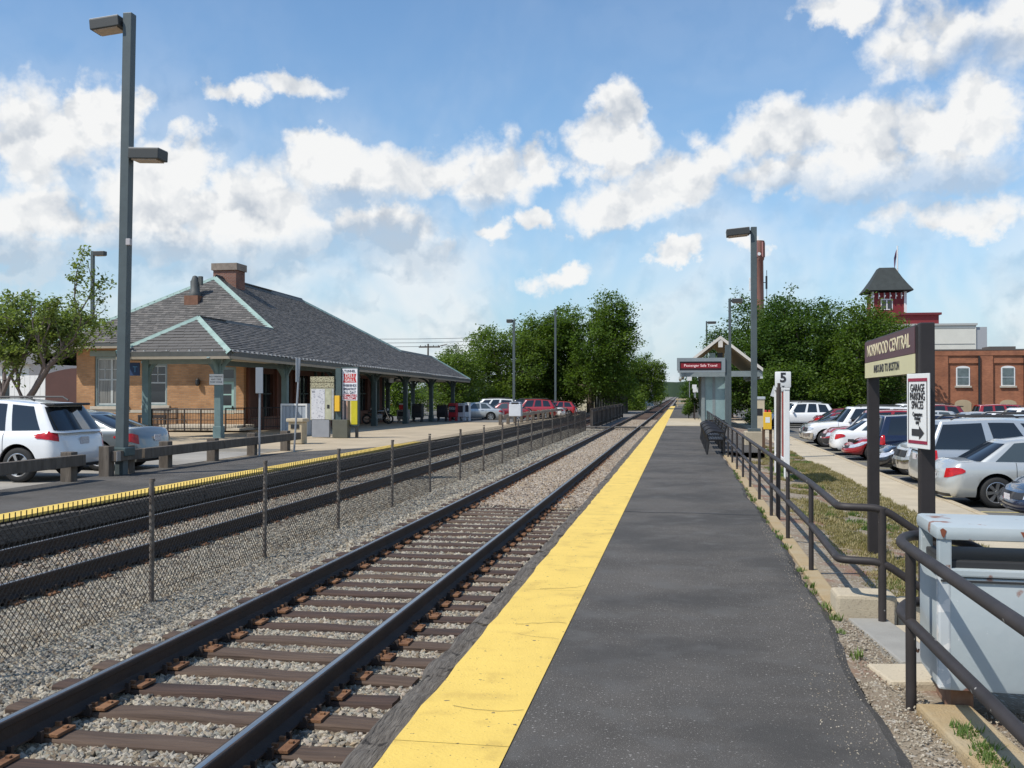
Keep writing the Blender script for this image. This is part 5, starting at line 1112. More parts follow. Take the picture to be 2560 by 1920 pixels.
text('lettering', 'INBOUND TO BOSTON', .12, Mbk, sg, (-.084,1.60,2.072), rt, sx=1.22, bold=.001)
# parking notice on the near sign post
pk = thing('parking_notice', 'white parking notice with black arrow on the sign post', 'sign', (2.06, 9.26, 1.595), R(13))
b = MB(); b.bevbox((0,0,0), (.012,.42,.66), .004); b.build('plate', M_white, pk)
Mmr = mat('notice_maroon', (0.26,0.02,0.05), .5)
for z in (.275,-.275): b = MB(); b.b2(-.010,-.0065,-.18,.18,z-.014,z+.014); b.build('stripe', Mmr, pk)
for y in (-.176,.176): b = MB(); b.b2(-.010,-.0065,y-.004,y+.004,-.26,.26); b.build('border', Mbk, pk)
for s_, z, h in (('GARAGE',.20,.10),('PARKING',.125,.10),('SPACES',.05,.10),('Commuters',-.03,.055),('Parking',-.065,.055),('only',-.10,.055)): text('lettering', s_, h, Mbk, pk, (-.0105,0,z), rt, sx=.68)
b = MB(); b.add([(-.0105,.11,-.16),(-.0105,-.03,-.16),(-.0105,-.03,-.13),(-.0105,-.125,-.19),(-.0105,-.03,-.25),(-.0105,-.03,-.22),(-.0105,.11,-.22)], [(0,1,2,3,4,5,6)]); b.build('arrow', Mbk, pk)
# car stop marker 5
c = thing('marker_sign', 'white square marker sign with a black 5 on a brown pole', 'sign', (1.40, 14.98, 0))
b = MB(); b.tube([(-.015,0,-.15),(.0,0,1.9)], .034, 10); b.build('pole', mat('brown_pole', (.05,.036,.03), .6, var=.3, vs=4), c, smooth=True)
b = MB(); b.bevbox((.06,0,1.95), (.225,.05,.235), .015); b.build('plate', M_white, c, smooth=True); text('lettering', '5', .19, Mbk, c, (.06,-.028,1.975), bold=.006)
b = MB(); b.add([(.03,-.0265,1.86),(.09,-.0265,1.86),(.065,-.0265,1.845),(.062,-.0265,1.825),(.055,-.0265,1.845)], [(0,1,2,3,4)]); b.build('mark', Mbk, c)
# poster case seen edge on
c = thing('poster_case', 'white framed poster case seen nearly edge on behind the marker sign', 'poster case', (2.32, 23.0, 0))
for y, z in ((0,-.4),(2.3,-.4)): b = MB(); b.bevbox((0,y,.72), (.12,.12,2.25), .01); b.build('post', M_white, c)
b = MB(); b.bevbox((0,1.15,1.86), (.13,2.45,.07), .01); b.build('top_rail', M_white, c); b = MB(); b.bevbox((0,1.15,.25), (.10,2.2,.07), .01); b.build('bottom_rail', M_white, c)
for i, cc in enumerate(((.55,.55,.52),(.34,.05,.04),(.60,.58,.52),(.10,.09,.07),(.52,.30,.08),(.40,.38,.35))): b = MB(); b.b2(-.03,-.02,.08+i*.36,.42+i*.36,.30,1.80); b.build('poster', mat('poster%d' % i, cc, .5, var=.2, vs=5), c)
# yellow tag box on wooden stakes
c = thing('ticket_box', 'small yellow box on two brown stakes beside the lamp base', 'box', (2.75, 33.3, 0))
for x in (-.12,.10): b = MB(); b.bevbox((x,0,.1), (.09,.09,1.1), .01); b.build('stake', mat('stake_wood', (.10,.055,.03), .85, var=.3, vs=4), c)
b = MB(); b.bevbox((0,-.06,.86), (.26,.12,.56), .015); b.build('box', mat('call_yellow', (0.78,0.46,0.03), .5), c); b = MB(); b.b2(-.07,.07,-.125,-.12,.80,.98); b.build('label_plate', M_white, c)
for i in range(2): b = MB(); b.bevbox((-.06+i*.12,-.06,1.17), (.07,.08,.08), .01); b.build('knob', Mr, c)
# benches
Mbn = mat('bench_iron', (.022,.021,.022), .4, .3)
def bench(y, label):
    t = thing('bench', label, 'bench', (.98, y, 0), 0, 'benches along the platform handrail')
    for i in range(6): b = MB(); b.bevbox((-.20+i*.075,0,.43), (.055,1.75,.025), .006); b.build('seat_slat', Mbn, t)
    for i in range(5): b = MB(); b.bevbox((.20+i*.018,0,.50+i*.085), (.022,1.75,.06), .006); b.build('back_slat', Mbn, t)
    for yy in (-.85,-.29,.29,.85):
        b = MB(); b.tube(bez([(.22,yy,0),(.20,yy,.42),(.30,yy,.90)], rad=.06), .022, 8); b.tube([(.20,yy,.41),(-.22,yy,.41)], .02, 8); b.build('frame', Mbn, t, smooth=True)
        b = MB(); b.tube(bez([(-.26,yy,0),(-.20,yy,.40),(-.28,yy,.58),(-.12,yy,.68),(.22,yy,.63)], rad=.12), .024, 8); b.build('arm', Mbn, t, smooth=True)
for y, l in ((29.9,'nearest black iron bench with hooped arms on the platform'),(32.7,'second black iron bench along the handrail'),(35.5,'third black iron bench along the handrail'),(38.4,'furthest black iron bench before the concrete slab')): bench(y, l)
# lamps
M_lamp = mat('lamp_grey_green', (0.075,0.095,0.098), .5, var=.12, vs=3); M_lens = mat('lamp_lens', (0.42,0.30,0.20), .3, var=.2, vs=9)
def head(t, x0, x1, z, wd, tilt, m=None, ht=.22):
    d = 1 if x1 > x0 else -1; L = abs(x1-x0); Rm = Matrix.Rotation(tilt*d, 3, 'Y'); c = Vector((x0+d*(L/2+.04),0,z))
    b = MB(); b.bevbox(c, (L,wd,ht), .018, rot=Rm); h = b.build('lamp_head', m or M_dkl, t)
    b = MB(); b.bevbox(c+Rm@Vector((0,0,-ht/2-.012)), (L*.82,wd*.82,.03), .006, rot=Rm); b.build('lens', M_lens, t)
    b = MB(); b.bevbox(c+Rm@Vector((0,0,ht/2+.008)), (L*.98,wd*.98,.014), .004, rot=Rm); b.build('cover', mat('lamp_cover', (.50,.50,.49), .5), t)
    b = MB(); b.box((x0+d*.04,0,z), (.12,.10,.12)); b.build('arm', M_dkl, t)
M_dkl = mat('lamp_head_dark', (0.045,0.047,0.045), .55)
def lamp(label, x, y, z0, z1, wd, heads, lean=0.0, base=None, rz=0):
    t = thing('lamp_post', label, 'lamp post', (x,y,z0), rz); b = MB(); h = z1-z0; b.bevbox((0,0,h/2), (wd,wd,h), .012); b.build('pole', M_lamp, t)
    if base: b = MB(); b.bevbox((0,0,base[1]/2-base[2]), (base[0],base[0],base[1]), .03); b.build('footing', M_conc, t); b = MB(); b.bevbox((0,0,base[1]-base[2]+.05), (.42,.42,.10), .01); b.build('base_plate', M_lamp, t)
    for (a, bb, zz, w2, tl) in heads: head(t, a, bb, zz-z0, w2, tl)
    if lean: t.rotation_euler = (0, lean, rz)
    return t
lp = lamp('tall square lamp pole with two lamp heads at the guard rail', -11.9, 19.75, 0, 9.95, .20, [(-.10,-.78,9.72,.42,R(6)),(.10,.80,6.88,.42,R(2))], R(.9))
b = MB(); b.bevbox((0,0,.50), (.40,.40,.18), .02); b.build('base_cover', M_tealD, lp); b = MB(); b.bevbox((.14,-.1,5.0), (.1,.1,.14), .01); b.build('junction_box', mat('jb', (.45,.42,.42), .5), lp)
lamp('grey lamp pole on a concrete footing right of the shelter', 2.45, 35.0, -.40, 7.45, .20, [(-.10,-.88,7.28,.50,R(5))], 0, (.66,.85,0.0))
lamp('slender lamp pole behind the shelter roof, nearer of the two', 2.7, 57.5, -.1, 7.1, .15, [(.08,.66,6.98,.3,0)])
lamp('slender lamp pole behind the shelter roof, further of the two', 2.6, 106, -.1, 9.3, .16, [(.08,.95,9.15,.4,0)])
lamp('plain grey pole in front of the big trees beyond the station, nearer', -12.2, 72.5, -.3, 7.2, .17, [(-.08,-.5,7.1,.3,0)])
lamp('plain grey pole in front of the big trees beyond the station, taller', -12.0, 95.5, -.5, 9.9, .19, [])
lamp('distant twin arm lamp pole behind the station left end', -32.2, 50.5, 0, 9.65, .17, [(.08,.72,9.5,.34,0)])
# timber guard rails
M_gr = mat('guard_timber', (0.075,0.060,0.046), .92, col2=(0.15,0.125,0.10), vs=2.2, bump=.8, bs=5, stretch=(4,4,.8), detail=8)
gdr = thing('guard_rail', 'weathered timber guard rail in front of the two parked cars', 'guard rail', (-12.0, 18, 0))
GP = [13.2,15.6,18.04,19.35,20.15,21.8,24.2,26.6,29.0]
for i, y in enumerate(GP):
    b = MB(); w = .24; h = .60+rr.uniform(-.02,.04)
    b.bevbox((0,y-18,h/2-.1), (w,.22,h+.2), .02, rot=R(rr.uniform(-4,4))); b.build('post', M_gr, gdr)
for y0, y1 in ((11.5,18.2),(19.3,20.3),(20.4,24.3),(24.3,29.6)):
    b = MB(); b.bevbox((.20 if y0 < 19 else .2,(y0+y1)/2-18,.42), (.15,y1-y0-.02,.22), .015); b.build('beam', M_gr, gdr)
b = MB(); b.bevbox((.29,1.33,.42), (.02,.14,.2), .006); b.build('reflector_plate', mat('plate_grey', (.3,.3,.3), .4, .5), gdr)
gd2 = thing('guard_rail', 'pale timber guard rail in front of the cars beyond the station', 'guard rail', (-11.3, 62, -.25))
for i in range(15): b = MB(); b.bevbox((i*.02,i*2.7,.3), (.2,.2,.75), .02); b.build('post', M_gr, gd2)
for i in range(7): b = MB(); b.bevbox((.16+i*.04,i*5.4+2.7,.52), (.10,5.36,.22), .015); b.build('beam', mat('pale_beam', (.30,.26,.21), .9, var=.2, vs=2), gd2)
# white bin on a post at the far platform edge
c = thing('litter_bin', 'white box litter bin on a thin post at the far platform edge', 'litter bin', (-9.75, 58.6, -.2))
b = MB(); b.bevbox((0,0,.95), (.72,.62,.72), .03); b.build('body', mat('bin_white', (.60,.63,.66), .5, var=.05, vs=3), c); b = MB(); b.bevbox((0,0,1.36), (.66,.58,.16), .05); b.build('lid', mat('bin_grey', (.33,.37,.44), .5), c); b = MB(); b.box((0,-.30,1.37), (.42,.03,.09)); b.build('opening', M_dark, c); b = MB(); b.tube([(0,0,-.2),(0,0,.6)], .04, 8); b.build('post', M_post, c)
# LED message sign
c = thing('message_sign', 'electronic message sign with red display on a grey pole before the shelter', 'sign', (2.2, 50.0, 0))
Mgs = mat('sign_housing', (.22,.25,.26), .5, var=.1, vs=3)
b = MB(); b.bevbox((0,0,2.05), (.17,.17,4.15), .015); b.build('pole', M_lamp, c)
for x0,x1,z0,z1 in ((-2.42,-.08,3.32,3.50),(-2.38,-.08,2.78,2.88),(-2.42,-2.28,2.88,3.32),(-.26,-.08,2.88,3.32)): b = MB(); b.b2(x0,x1,-.16,.16,z0,z1); b.build('housing', Mgs, c)
b = MB(); b.b2(-2.28,-.26,-.10,.14,2.88,3.32); b.build('screen', mat('led_off', (.02,.008,.01), .4), c)
b = MB(); b.b2(-2.24,-.30,-.11,-.10,2.99,3.25); b.build('display', mat('led_red', (.16,.006,.012), .4, emit=(.45,.006,.02,.14)), c)
text('lettering', 'Passenger Safe Travel', .185, mat('led_text', (.7,.5,.5), .4, emit=(1,.72,.72,.45)), c, (-1.27,-.118,3.12), sx=1.0, depth=.001)
# shelter
sh_ = thing('shelter', 'gabled grey platform shelter with glass walls and cream soffit', 'shelter', (2.3, 61.5, 0))
Mso = mat('shelter_soffit', (.42,.34,.23), .8, var=.1, vs=2, stretch=(6,.3,.3)); Msw = mat('shelter_frame', (.19,.22,.22), .5, var=.1, vs=3); Msr = mat('shelter_roof', (.10,.105,.11), .7, var=.2, vs=2); Mgl = mat('shelter_glass', (.22,.31,.31), .1, var=.12, vs=1.5, spec=.6)
hw, ze, za, L = 2.28, 3.25, 5.05, 13.0
for s in (-1,1):
    b = MB(); b.add([(0,-.9,za+.12),(s*(hw+.15),-.9,ze+.0),(s*(hw+.15),L,ze+.0),(0,L,za+.12),(0,-.9,za),(s*(hw+.15),-.9,ze-.12),(s*(hw+.15),L,ze-.12),(0,L,za)], [(0,1,2,3),(4,5,6,7),(0,4,5,1),(1,5,6,2),(2,6,7,3),(3,7,4,0)]); b.build('roof_slope', [Msr], sh_)
    b = MB(); b.add([(0,-.85,za-.01),(s*hw,-.85,ze-.125),(s*hw,L-.1,ze-.125),(0,L-.1,za-.01)], [(0,1,2,3)]); b.build('soffit', Mso, sh_)
    b = MB(); p0 = Vector((0,-.93,za+.14)); p1 = Vector((s*(hw+.18),-.93,ze+.0)); dn = Vector((0,0,-.20)); t_ = Vector((0,-.06,0)); b.add([p0,p1,p1+dn,p0+dn,p0+t_,p1+t_,p1+dn+t_,p0+dn+t_], [(0,1,2,3),(4,7,6,5),(0,4,5,1),(2,6,7,3),(1,5,6,2)]); b.build('barge_board', mat('barge_white', (.62,.58,.52), .6, var=.08, vs=3), sh_)
    b = MB(); b.b2(s*hw-.12,s*hw+.16,-.8,L,ze-.50,ze-.12); b.build('eave_beam', Msw, sh_)
    b = MB(); b.b2(s*(hw+.10)-.08,s*(hw+.10)+.08,-.9,L,ze-.62,ze-.50); b.build('gutter', mat('gutter_pale', (.45,.48,.47), .5), sh_)
b = MB(); b.b2(-.13,.13,-.96,-.90,za-.55,za-.02); b.build('king_post', mat('barge_white', (.62,.58,.52)), sh_)
b = MB(); b.b2(-hw,hw,-.72,-.55,ze-.50,ze-.16); b.build('tie_beam', Msw, sh_)
for x0, x1 in ((-.62,-.28),(-.16,.16),(.26,.58)): b = MB(); b.b2(x0,x1,-.10,.02,ze-.2,ze+.95); b.build('gable_panel', Mgl if x0 != -.16 else M_dark, sh_)
for x in (-1.05,-.95,.35): b = MB(); b.b2(x-.07,x+.07,-.05,.12,0,ze-.1); b.build('column', Msw, sh_)
for y in (0,4,8,12):
    for x in (-1.0,.45): b = MB(); b.b2(x-.09,x+.09,y-.09,y+.09,0,ze-.1); b.build('column', Msw, sh_)
b = MB(); b.b2(-.92,-.45,-.02,.02,.15,ze-.2); b.build('glass_panel', Mgl, sh_); b = MB(); b.b2(-.28,.33,-.02,.02,.15,ze-.2); b.build('glass_panel', Mgl, sh_); b = MB(); b.b2(-.45,-.28,-.03,.03,.1,ze-.2); b.build('mullion', Msw, sh_)
b = MB(); b.b2(.42,.46,.2,12,.15,ze-.2); b.build('glass_panel', Mgl, sh_); b = MB(); b.b2(-1.02,-.99,.2,5.5,.15,ze-.2); b.build('side_panel', Msw, sh_); b = MB(); b.b2(-1.0,.45,.3,12,-.1,.03); b.build('floor_slab', M_conc, sh_)
# small things beyond and beside the shelter
railing('railing', 'short black railing on the platform under the shelter', (.85,66,0), (.85,72,0), 1.05, 3, M_rl, False)
c = thing('sign_pole', 'white notice tilted on a black pole beside the shelter', 'sign pole', (4.4, 49.0, -.5)); b = MB(); b.tube([(0,0,0),(0,0,2.25)], .05, 8); b.build('pole', M_dark, c); b = MB(); b.bevbox((.10,-.06,2.3), (.50,.03,.52), .01, rot=Matrix.Rotation(R(18),3,'Y')); b.build('plate', mat('notice_pale', (.55,.56,.55), .5, var=.2, vs=9), c)
c = thing('ticket_machine', 'narrow cream pay station left of the lamp pole', 'ticket machine', (3.3, 44.0, -.45)); b = MB(); b.bevbox((0,0,.98), (.42,.36,1.95), .02); b.build('body', mat('pay_cream', (.52,.44,.30), .6, var=.1, vs=3), c); b = MB(); b.bevbox((0,0,2.0), (.48,.42,.12), .02); b.build('cap', mat('pay_cap', (.42,.45,.47), .5), c); b = MB(); b.b2(-.12,.12,-.19,-.18,1.25,1.55); b.build('screen', M_dark, c)
for i, (x, y, h) in enumerate(((.95,121,3.8),(1.6,127,2.9),(1.5,110,2.4))):
    c = thing('signal_post', ('thin pale signal post far along the platform end','pale post with white board at the platform end','grey post with small white plate near the platform end')[i], 'post', (x,y,-.1)); b = MB(); b.tube([(0,0,0),(0,0,h)], .05, 8); b.build('post', mat('galv_pole', (.34,.35,.37)), c); b = MB(); b.bevbox((0,-.08,h-.2), (.55,.04,.5), .02); b.build('plate', M_white, c)
c = thing('end_fence', 'low timber barrier across the platform end', 'barrier', (.7,134,0))
for x in (-1.2,0,1.2): b = MB(); b.bevbox((x,0,.5), (.14,.14,1.2), .02); b.build('post', M_kerb, c)
for z in (.45,.95): b = MB(); b.bevbox((0,-.08,z), (2.9,.06,.2), .01); b.build('rail', M_kerb, c)
# pieces under the canopy end: newspaper boxes, motorcycles
def newsbox(x, y, col, label, h=1.15, w=.55):
    z = gz(y); t = thing('newspaper_box', label, 'newspaper box', (x,y,z-.02), R(-8), 'boxes lined up under the canopy end'); m = mat('news_'+col[0], col[1], .5)
    b = MB(); b.bevbox((0,0,h*.62), (w,.42,h*.72), .02); b.build('cabinet', m, t); b = MB(); b.bevbox((0,-.215,h*.72), (w*.78,.012,h*.38), .004); b.build('window', mat('news_glass', (.05,.05,.055), .15), t)
    for sx in (-1,1): b = MB(); b.bevbox((sx*w*.4,0,h*.13), (.07,.36,h*.27), .01); b.build('leg', m, t)
    b = MB(); b.bevbox((0,-.01,h+.03), (w*1.02,.40,.08), .02); b.build('top', m, t); return t
t = newsbox(-17.0,73.4,('red',(.40,.02,.03)),'bright red newspaper box at the end of the canopy',1.3,.62); text('lettering','DELI',.26,M_white,t,(0,-.226,.98))
newsbox(-16.45,73.8,('grey',(.45,.46,.48)),'pale grey newspaper box right of the red one',1.3,.5); newsbox(-16.0,74.0,('white',(.68,.69,.70)),'white newspaper box nearest the silver sedan',1.35,.34)
newsbox(-17.75,73.0,('black',(.02,.02,.022)),'black newspaper box left of the red one',1.2,.75); newsbox(-18.9,70.2,('dark',(.04,.045,.05)),'dark grey box behind the canopy post',1.25,.8); newsbox(-19.4,68.2,('stone',(.26,.25,.24)),'stone coloured box topped by a red cooler under the canopy',.85,.85)
c = thing('cooler', 'small red and white cooler standing on the stone box', 'cooler', (-19.4,68.2,gz(68)+.90)); b = MB(); b.bevbox((0,0,.17), (.55,.38,.34), .03); b.build('body', Mr, c); b = MB(); b.bevbox((0,0,.39), (.57,.40,.10), .03); b.build('lid', M_white, c)
def motorcycle(x, y, rz, label):
    t = thing('motorcycle', label, 'motorcycle', (x,y,gz(y)-.01), rz, 'motorcycles under the canopy')
    for xx in (-.72,.72):
        b = MB(); k = [(.21,-.045),(.30,-.055),(.325,0),(.30,.055),(.21,.045)]; b.lathe(k, (xx,0,.325), 22, 'Y'); w = b.build('wheel', M_tyre, t, smooth=True)
        b = MB(); b.lathe([(.22,-.02),(.205,0),(.22,.02)], (xx,0,.325), 22, 'Y'); b.lathe([(.06,-.05),(.06,.05)], (xx,0,.325), 10, 'Y')
        for i in range(8): a = i*PI/4; b.box((xx+.12*math.cos(a),0,.325+.12*math.sin(a)), (.012,.012,.2), rot=Matrix.Rotation(PI/2-a,3,'Y'))
        b.build('rim', M_chrome, w)
    b = MB(); b.tube([(.72,.07,.33),(.50,.07,.85),(.44,.07,1.02)], .026, 7); b.tube([(.72,-.07,.33),(.50,-.07,.85),(.44,-.07,1.02)], .026, 7); b.build('fork', M_chrome, t)
    b = MB(); b.tube(bez([(.34,.38,1.06),(.46,.2,1.08),(.46,-.2,1.08),(.34,-.38,1.06)], rad=.1), .017, 7); b.build('handlebar', M_chrome, t)
    b = MB(); b.bevbox((.15,0,.82), (.50,.26,.22), .08); b.build('tank', PN['black'], t, smooth=True); b = MB(); b.bevbox((-.35,0,.76), (.60,.28,.12), .05); b.build('seat', M_plast, t, smooth=True)
    b = MB(); b.bevbox((.06,0,.45), (.46,.30,.40), .06); b.build('engine', mat('engine', (.22,.22,.22), .4, .7), t); b = MB(); b.tube([(.2,-.16,.35),(-.2,-.18,.28),(-.85,-.2,.34)], .045, 8); b.build('exhaust', M_chrome, t)
    b = MB(); b.lathe([(.0,-.02),(.09,-.02),(.10,.06),(.05,.1)], (.60,0,.92), 12, 'X'); b.build('headlamp', M_hl, t); b = MB(); b.bevbox((-.78,0,.66), (.34,.18,.06), .03); b.build('mudguard', PN['black'], t)
motorcycle(-19.6,62.8,R(25),'black motorcycle parked under the canopy beside the station wall'); motorcycle(-20.6,66.0,R(160),'second dark motorcycle deeper under the canopy')
# roadside signs and forecourt beyond the canopy
c = thing('price_sign', 'white roadside sign with red band seen under the canopy', 'sign', (-28.5,95,-.5)); b = MB(); b.bevbox((0,0,1.55), (1.15,.2,2.3), .05); b.build('board', M_white, c); b = MB(); b.b2(-.5,.5,-.13,-.10,.95,1.25); b.build('band', Mr, c); b = MB(); b.b2(-.1,.1,-.1,.1,0,.45); b.build('stem', M_dark, c); b = MB(); b.lathe([(.10,0),(.22,0)], (0,-.12,2.1), 14, 'Y'); b.build('emblem', Mbk, c)
c = thing('shop_canopy', 'red shop canopy with white lettering seen under the station canopy', 'canopy', (-27.1,115,-.5)); b = MB(); b.bevbox((0,0,3.0), (2.4,1.6,.8), .03); b.build('fascia', Mr, c); text('lettering','ADAMS',.62,M_white,c,(.25,-.82,3.0))
for x in (-1,1): b = MB(); b.b2(x-.09,x+.09,-.1,.1,0,2.6); b.build('column', M_white, c)
c = thing('utility_pole', 'wooden utility pole with crossarm behind the canopy ridge', 'utility pole', (-30,116,-.5)); b = MB(); b.tube([(0,0,0),(.05,0,8.2)], .14, 8, r2=.10); b.build('pole', M_gr, c); b = MB(); b.box((0.2,0,7.8), (2.6,.12,.14)); b.build('crossarm', M_gr, c)
for x in (-.9,-.3,.7,1.3): b = MB(); b.lathe([(.03,7.87),(.05,7.95),(.03,8.05)], (x,0,0), 8); b.build('insulator', M_dark, c)
b = MB(); b.tube([(1.3,0,7.9),(2.4,0,8.15)], .06, 6); b.build('lamp_arm', M_dark, c)
for q in range(3):
    pts = [Vector((-60,70+q*.6,8.8+q*.5)).lerp(Vector((-20,115,7.6+q*.4)), i/14)-Vector((0,0,1.6*math.sin(PI*i/14))) for i in range(15)]
    c = thing('overhead_wire', ('lowest','middle','topmost')[q]+' thin overhead wire crossing behind the station roof', 'wire', pts[0]); b = MB(); b.tube([p-pts[0] for p in pts], .022, 4); b.build('strand', M_dark, c)

# ------------------------------------------------------------------ trees
def leaves(rg, lobes, n, size, dens=1.0, clump=.75):
    """small folded leaf faces in clumps spread through the outer part of each lobe"""
    N = rg.normal; vs = []
    vol = np.array([l[3]*l[4]*l[5] for l in lobes])**(2/3.); cnt = (n*vol/vol.sum()).astype(int)
    for (cx,cy,cz,rx,ry,rz), k in zip(lobes, cnt):
        ncl = max(6, int(k/26)); d = N(size=(ncl,3)); d /= np.linalg.norm(d,axis=1)[:,None]; r = rg.uniform(.45,1.0,(ncl,1))**.45
        r *= 1+.16*N(size=(ncl,1))
        cc = d*r*np.array([rx,ry,rz])+np.array([cx,cy,cz])
        idx = rg.integers(0, ncl, k); p = cc[idx]+N(size=(k,3))*clump*.42*np.array([1,1,.75])
        a = N(size=(k,3)); a /= np.linalg.norm(a,axis=1)[:,None]; up = np.tile(np.array([[0,0,1.]]),(k,1))+N(size=(k,3))*.55
        nrm = up/np.linalg.norm(up,axis=1)[:,None]; t = np.cross(nrm,a); t /= (np.linalg.norm(t,axis=1)[:,None]+1e-6); b2 = np.cross(nrm,t)
        s = size*rg.uniform(.6,1.35,(k,1)); q = np.stack([p-t*s*.5, p+b2*s*.32+nrm*s*.10, p+t*s*.5, p-b2*s*.32+nrm*s*.10],1)
        vs.append(q.reshape(-1,3))
    return np.concatenate(vs)
M_bark = mat('bark', (.085,.062,.048), .95, col2=(.14,.11,.085), vs=4, bump=.8, bs=12, stretch=(3,3,.6)); M_bark2 = mat('smooth_bark', (.17,.135,.125), .9, col2=(.11,.085,.075), vs=2.5, bump=.5, bs=14)
L_mid = leafmat('leaf_mid', (.115,.170,.030), (.060,.110,.022), .35, .42); L_dark = leafmat('leaf_dark', (.085,.140,.028), (.038,.080,.019), .35, .38); L_pale = leafmat('leaf_pale', (.15,.20,.075), (.10,.15,.055), .4); L_fresh = leafmat('leaf_fresh', (.14,.195,.036), (.08,.13,.026), .3, .42)
def limbs(mb, base, tops, r0, rg, bend=.35):
    for (p, r1) in tops:
        p = Vector(p); b_ = Vector(base); m_ = b_.lerp(p, .5)+Vector((rg.uniform(-bend,bend),rg.uniform(-bend,bend),rg.uniform(0,bend)))
        pts = [b_*(1-t)**2+m_*2*t*(1-t)+p*t*t for t in [i/6 for i in range(7)]]; mb.tube(pts, r0, 7, r2=r1)
def tree(label, x, y, z, lobes, n, size, leaf, trunk_h, r, seed, group='trees', bark=None, kind='tree', clump=.8):
    rg = np.random.default_rng(seed); rp = random.Random(seed); t = thing('tree', label, kind, (x,y,z), 0, group)
    me = fastmesh('crown', leaves(rg, lobes, int(n*1.45), size*.88, clump=clump), 4, leaf); link('crown', me, t)
    b = MB(); b.tube([(0,0,-.3),(rp.uniform(-.1,.1),rp.uniform(-.1,.1),trunk_h*.5),(rp.uniform(-.2,.2),0,trunk_h)], r, 9, r2=r*.7)
    limbs(b, (0,0,trunk_h*.8), [((l[0],l[1],l[2]+l[5]*.35), r*.12) for l in lobes], r*.55, rp); b.build('trunk', bark or M_bark, t, smooth=True); return t
def lob(rp, cx, cz, R_, H_, n):
    """an irregular cluster of lobes that together make a crown of half width R_ and half height H_"""
    o = [(cx,0,cz,R_*.62,R_*.62,H_*.66)]
    for i in range(n):
        a = rp.uniform(0,6.28); e = rp.uniform(-.75,.95); k = rp.uniform(.30,.48); o.append((cx+R_*.66*math.cos(a)*math.cos(e), R_*.66*math.sin(a)*math.cos(e), cz+H_*.66*math.sin(e), R_*k, R_*k, H_*k*rp.uniform(.8,1.1)))
    for i in range(max(3, n//2)):          # skirts that hang low round the trunk
        a = rp.uniform(0,6.28); k = rp.uniform(.32,.46); o.append((cx+R_*.62*math.cos(a), R_*.62*math.sin(a), max(H_*k*.8, cz-H_*rp.uniform(.55,.8)), R_*k, R_*k, H_*k*.7))
    return o
rp = random.Random(11); TL = 'trees beyond the station'; TR = 'trees behind the shelter'
tree('big round green tree right of centre beyond the station, tallest of its group', -9.9,110,-.8, lob(rp,0,7.6,5.3,6.3,22), 40000, .30, L_mid, 4, .34, 1, TL)
tree('tall tree with darker crown just left of the big round tree', -14.8,113,-.8, lob(rp,0,6.6,4.9,5.6,16), 28000, .30, L_mid, 4, .28, 2, TL)
tree('mid green tree behind the parked cars left of the nearer pole', -18.6,106,-.8, lob(rp,0,5.4,4.6,4.8,14), 22000, .28, L_fresh, 3, .25, 3, TL)
tree('low bushy tree behind the end of the station canopy', -23.0,100,-.8, lob(rp,0,3.8,3.2,3.4,9), 8000, .26, L_fresh, 2, .2, 4, TL)
tree('pale feathery tree above the end of the canopy roof', -26.2,112,-.8, lob(rp,0,4.6,3.6,3.9,10), 9000, .26, L_pale, 2.5, .2, 5, TL)
tree('green tree seen under the station canopy roof', -31,98,-.8, lob(rp,0,3.4,4.5,3.4,10), 9000, .28, L_mid, 2, .2, 7, TL)
tree('shrubby tree seen between the canopy posts', -26,92,-.8, lob(rp,0,2.4,2.8,2.2,8), 6000, .24, L_fresh, 1.2, .15, 8, TL)
tree('rounded tree by the track in the middle distance', -5.9,160,-.8, lob(rp,0,5.0,3.2,4.4,12), 12000, .32, L_fresh, 2.5, .25, 9, TL)
tree('dark tree beside the rounded tree by the track', -8.9,172,-.8, lob(rp,0,4.0,2.6,3.8,10), 9000, .34, L_dark, 2.5, .25, 10, TL)
tree('bright green bush at the foot of the trees by the track', -7.0,128,-.8, lob(rp,0,1.3,2.6,1.7,8), 5000, .24, L_fresh, .8, .1, 12, TL, kind='bush')
for i in range(9):
    x = -24+i*7.2+rp.uniform(-1,1); y = 300+rp.uniform(-25,40)
    if -8 < x < 1.5: x -= 9
    tree(('distant hazy tree at the end of the tracks','distant dark tree beyond the platform end','distant green tree on the horizon')[i % 3]+(', leftmost of them',', left of the tracks',', just left of the tracks',', second from the left',', straight ahead',', hidden lowest',', right of the tracks',', second from the right',', rightmost of them')[i], x,y,-.8, lob(rp,0,4.8,5.2,5.2,8), 4500, .60, (L_mid,L_dark,L_fresh)[i % 3], 3, .3, 40+i, 'far trees along the horizon', clump=1.2)
tree('tall dense tree directly behind the lamp pole right of the shelter', 6.4,88,-.8, lob(rp,0,6.2,3.9,5.2,15), 26000, .26, L_dark, 3, .28, 20, TR)
tree('largest dark green tree behind the shelter, broad dense crown', 10.2,85,-.8, lob(rp,0,6.3,4.4,5.7,18), 36000, .26, L_dark, 3, .3, 21, TR)
tree('bright green tree in front of the dark ones beside the loading dock', 14.0,82,-.8, lob(rp,0,5.4,3.9,5.5,16), 28000, .25, L_mid, 3, .28, 22, TR)
tree('sparse grey green tree top left of the lamp pole by the shelter', 4.6,96,-.8, lob(rp,0,6.0,2.6,4.6,9), 7000, .26, L_dark, 3, .22, 23, TR)
tree('low leafy tree behind the parked white cars by the shelter', 8.2,80,-.8, lob(rp,0,2.6,3.0,2.6,9), 8000, .24, L_mid, 1.5, .18, 24, TR)
tree('shady tree low beside the loading dock rails', 12.2,86,-.8, lob(rp,0,2.6,3.4,2.8,9), 8000, .26, L_dark, 1.5, .18, 25, TR)
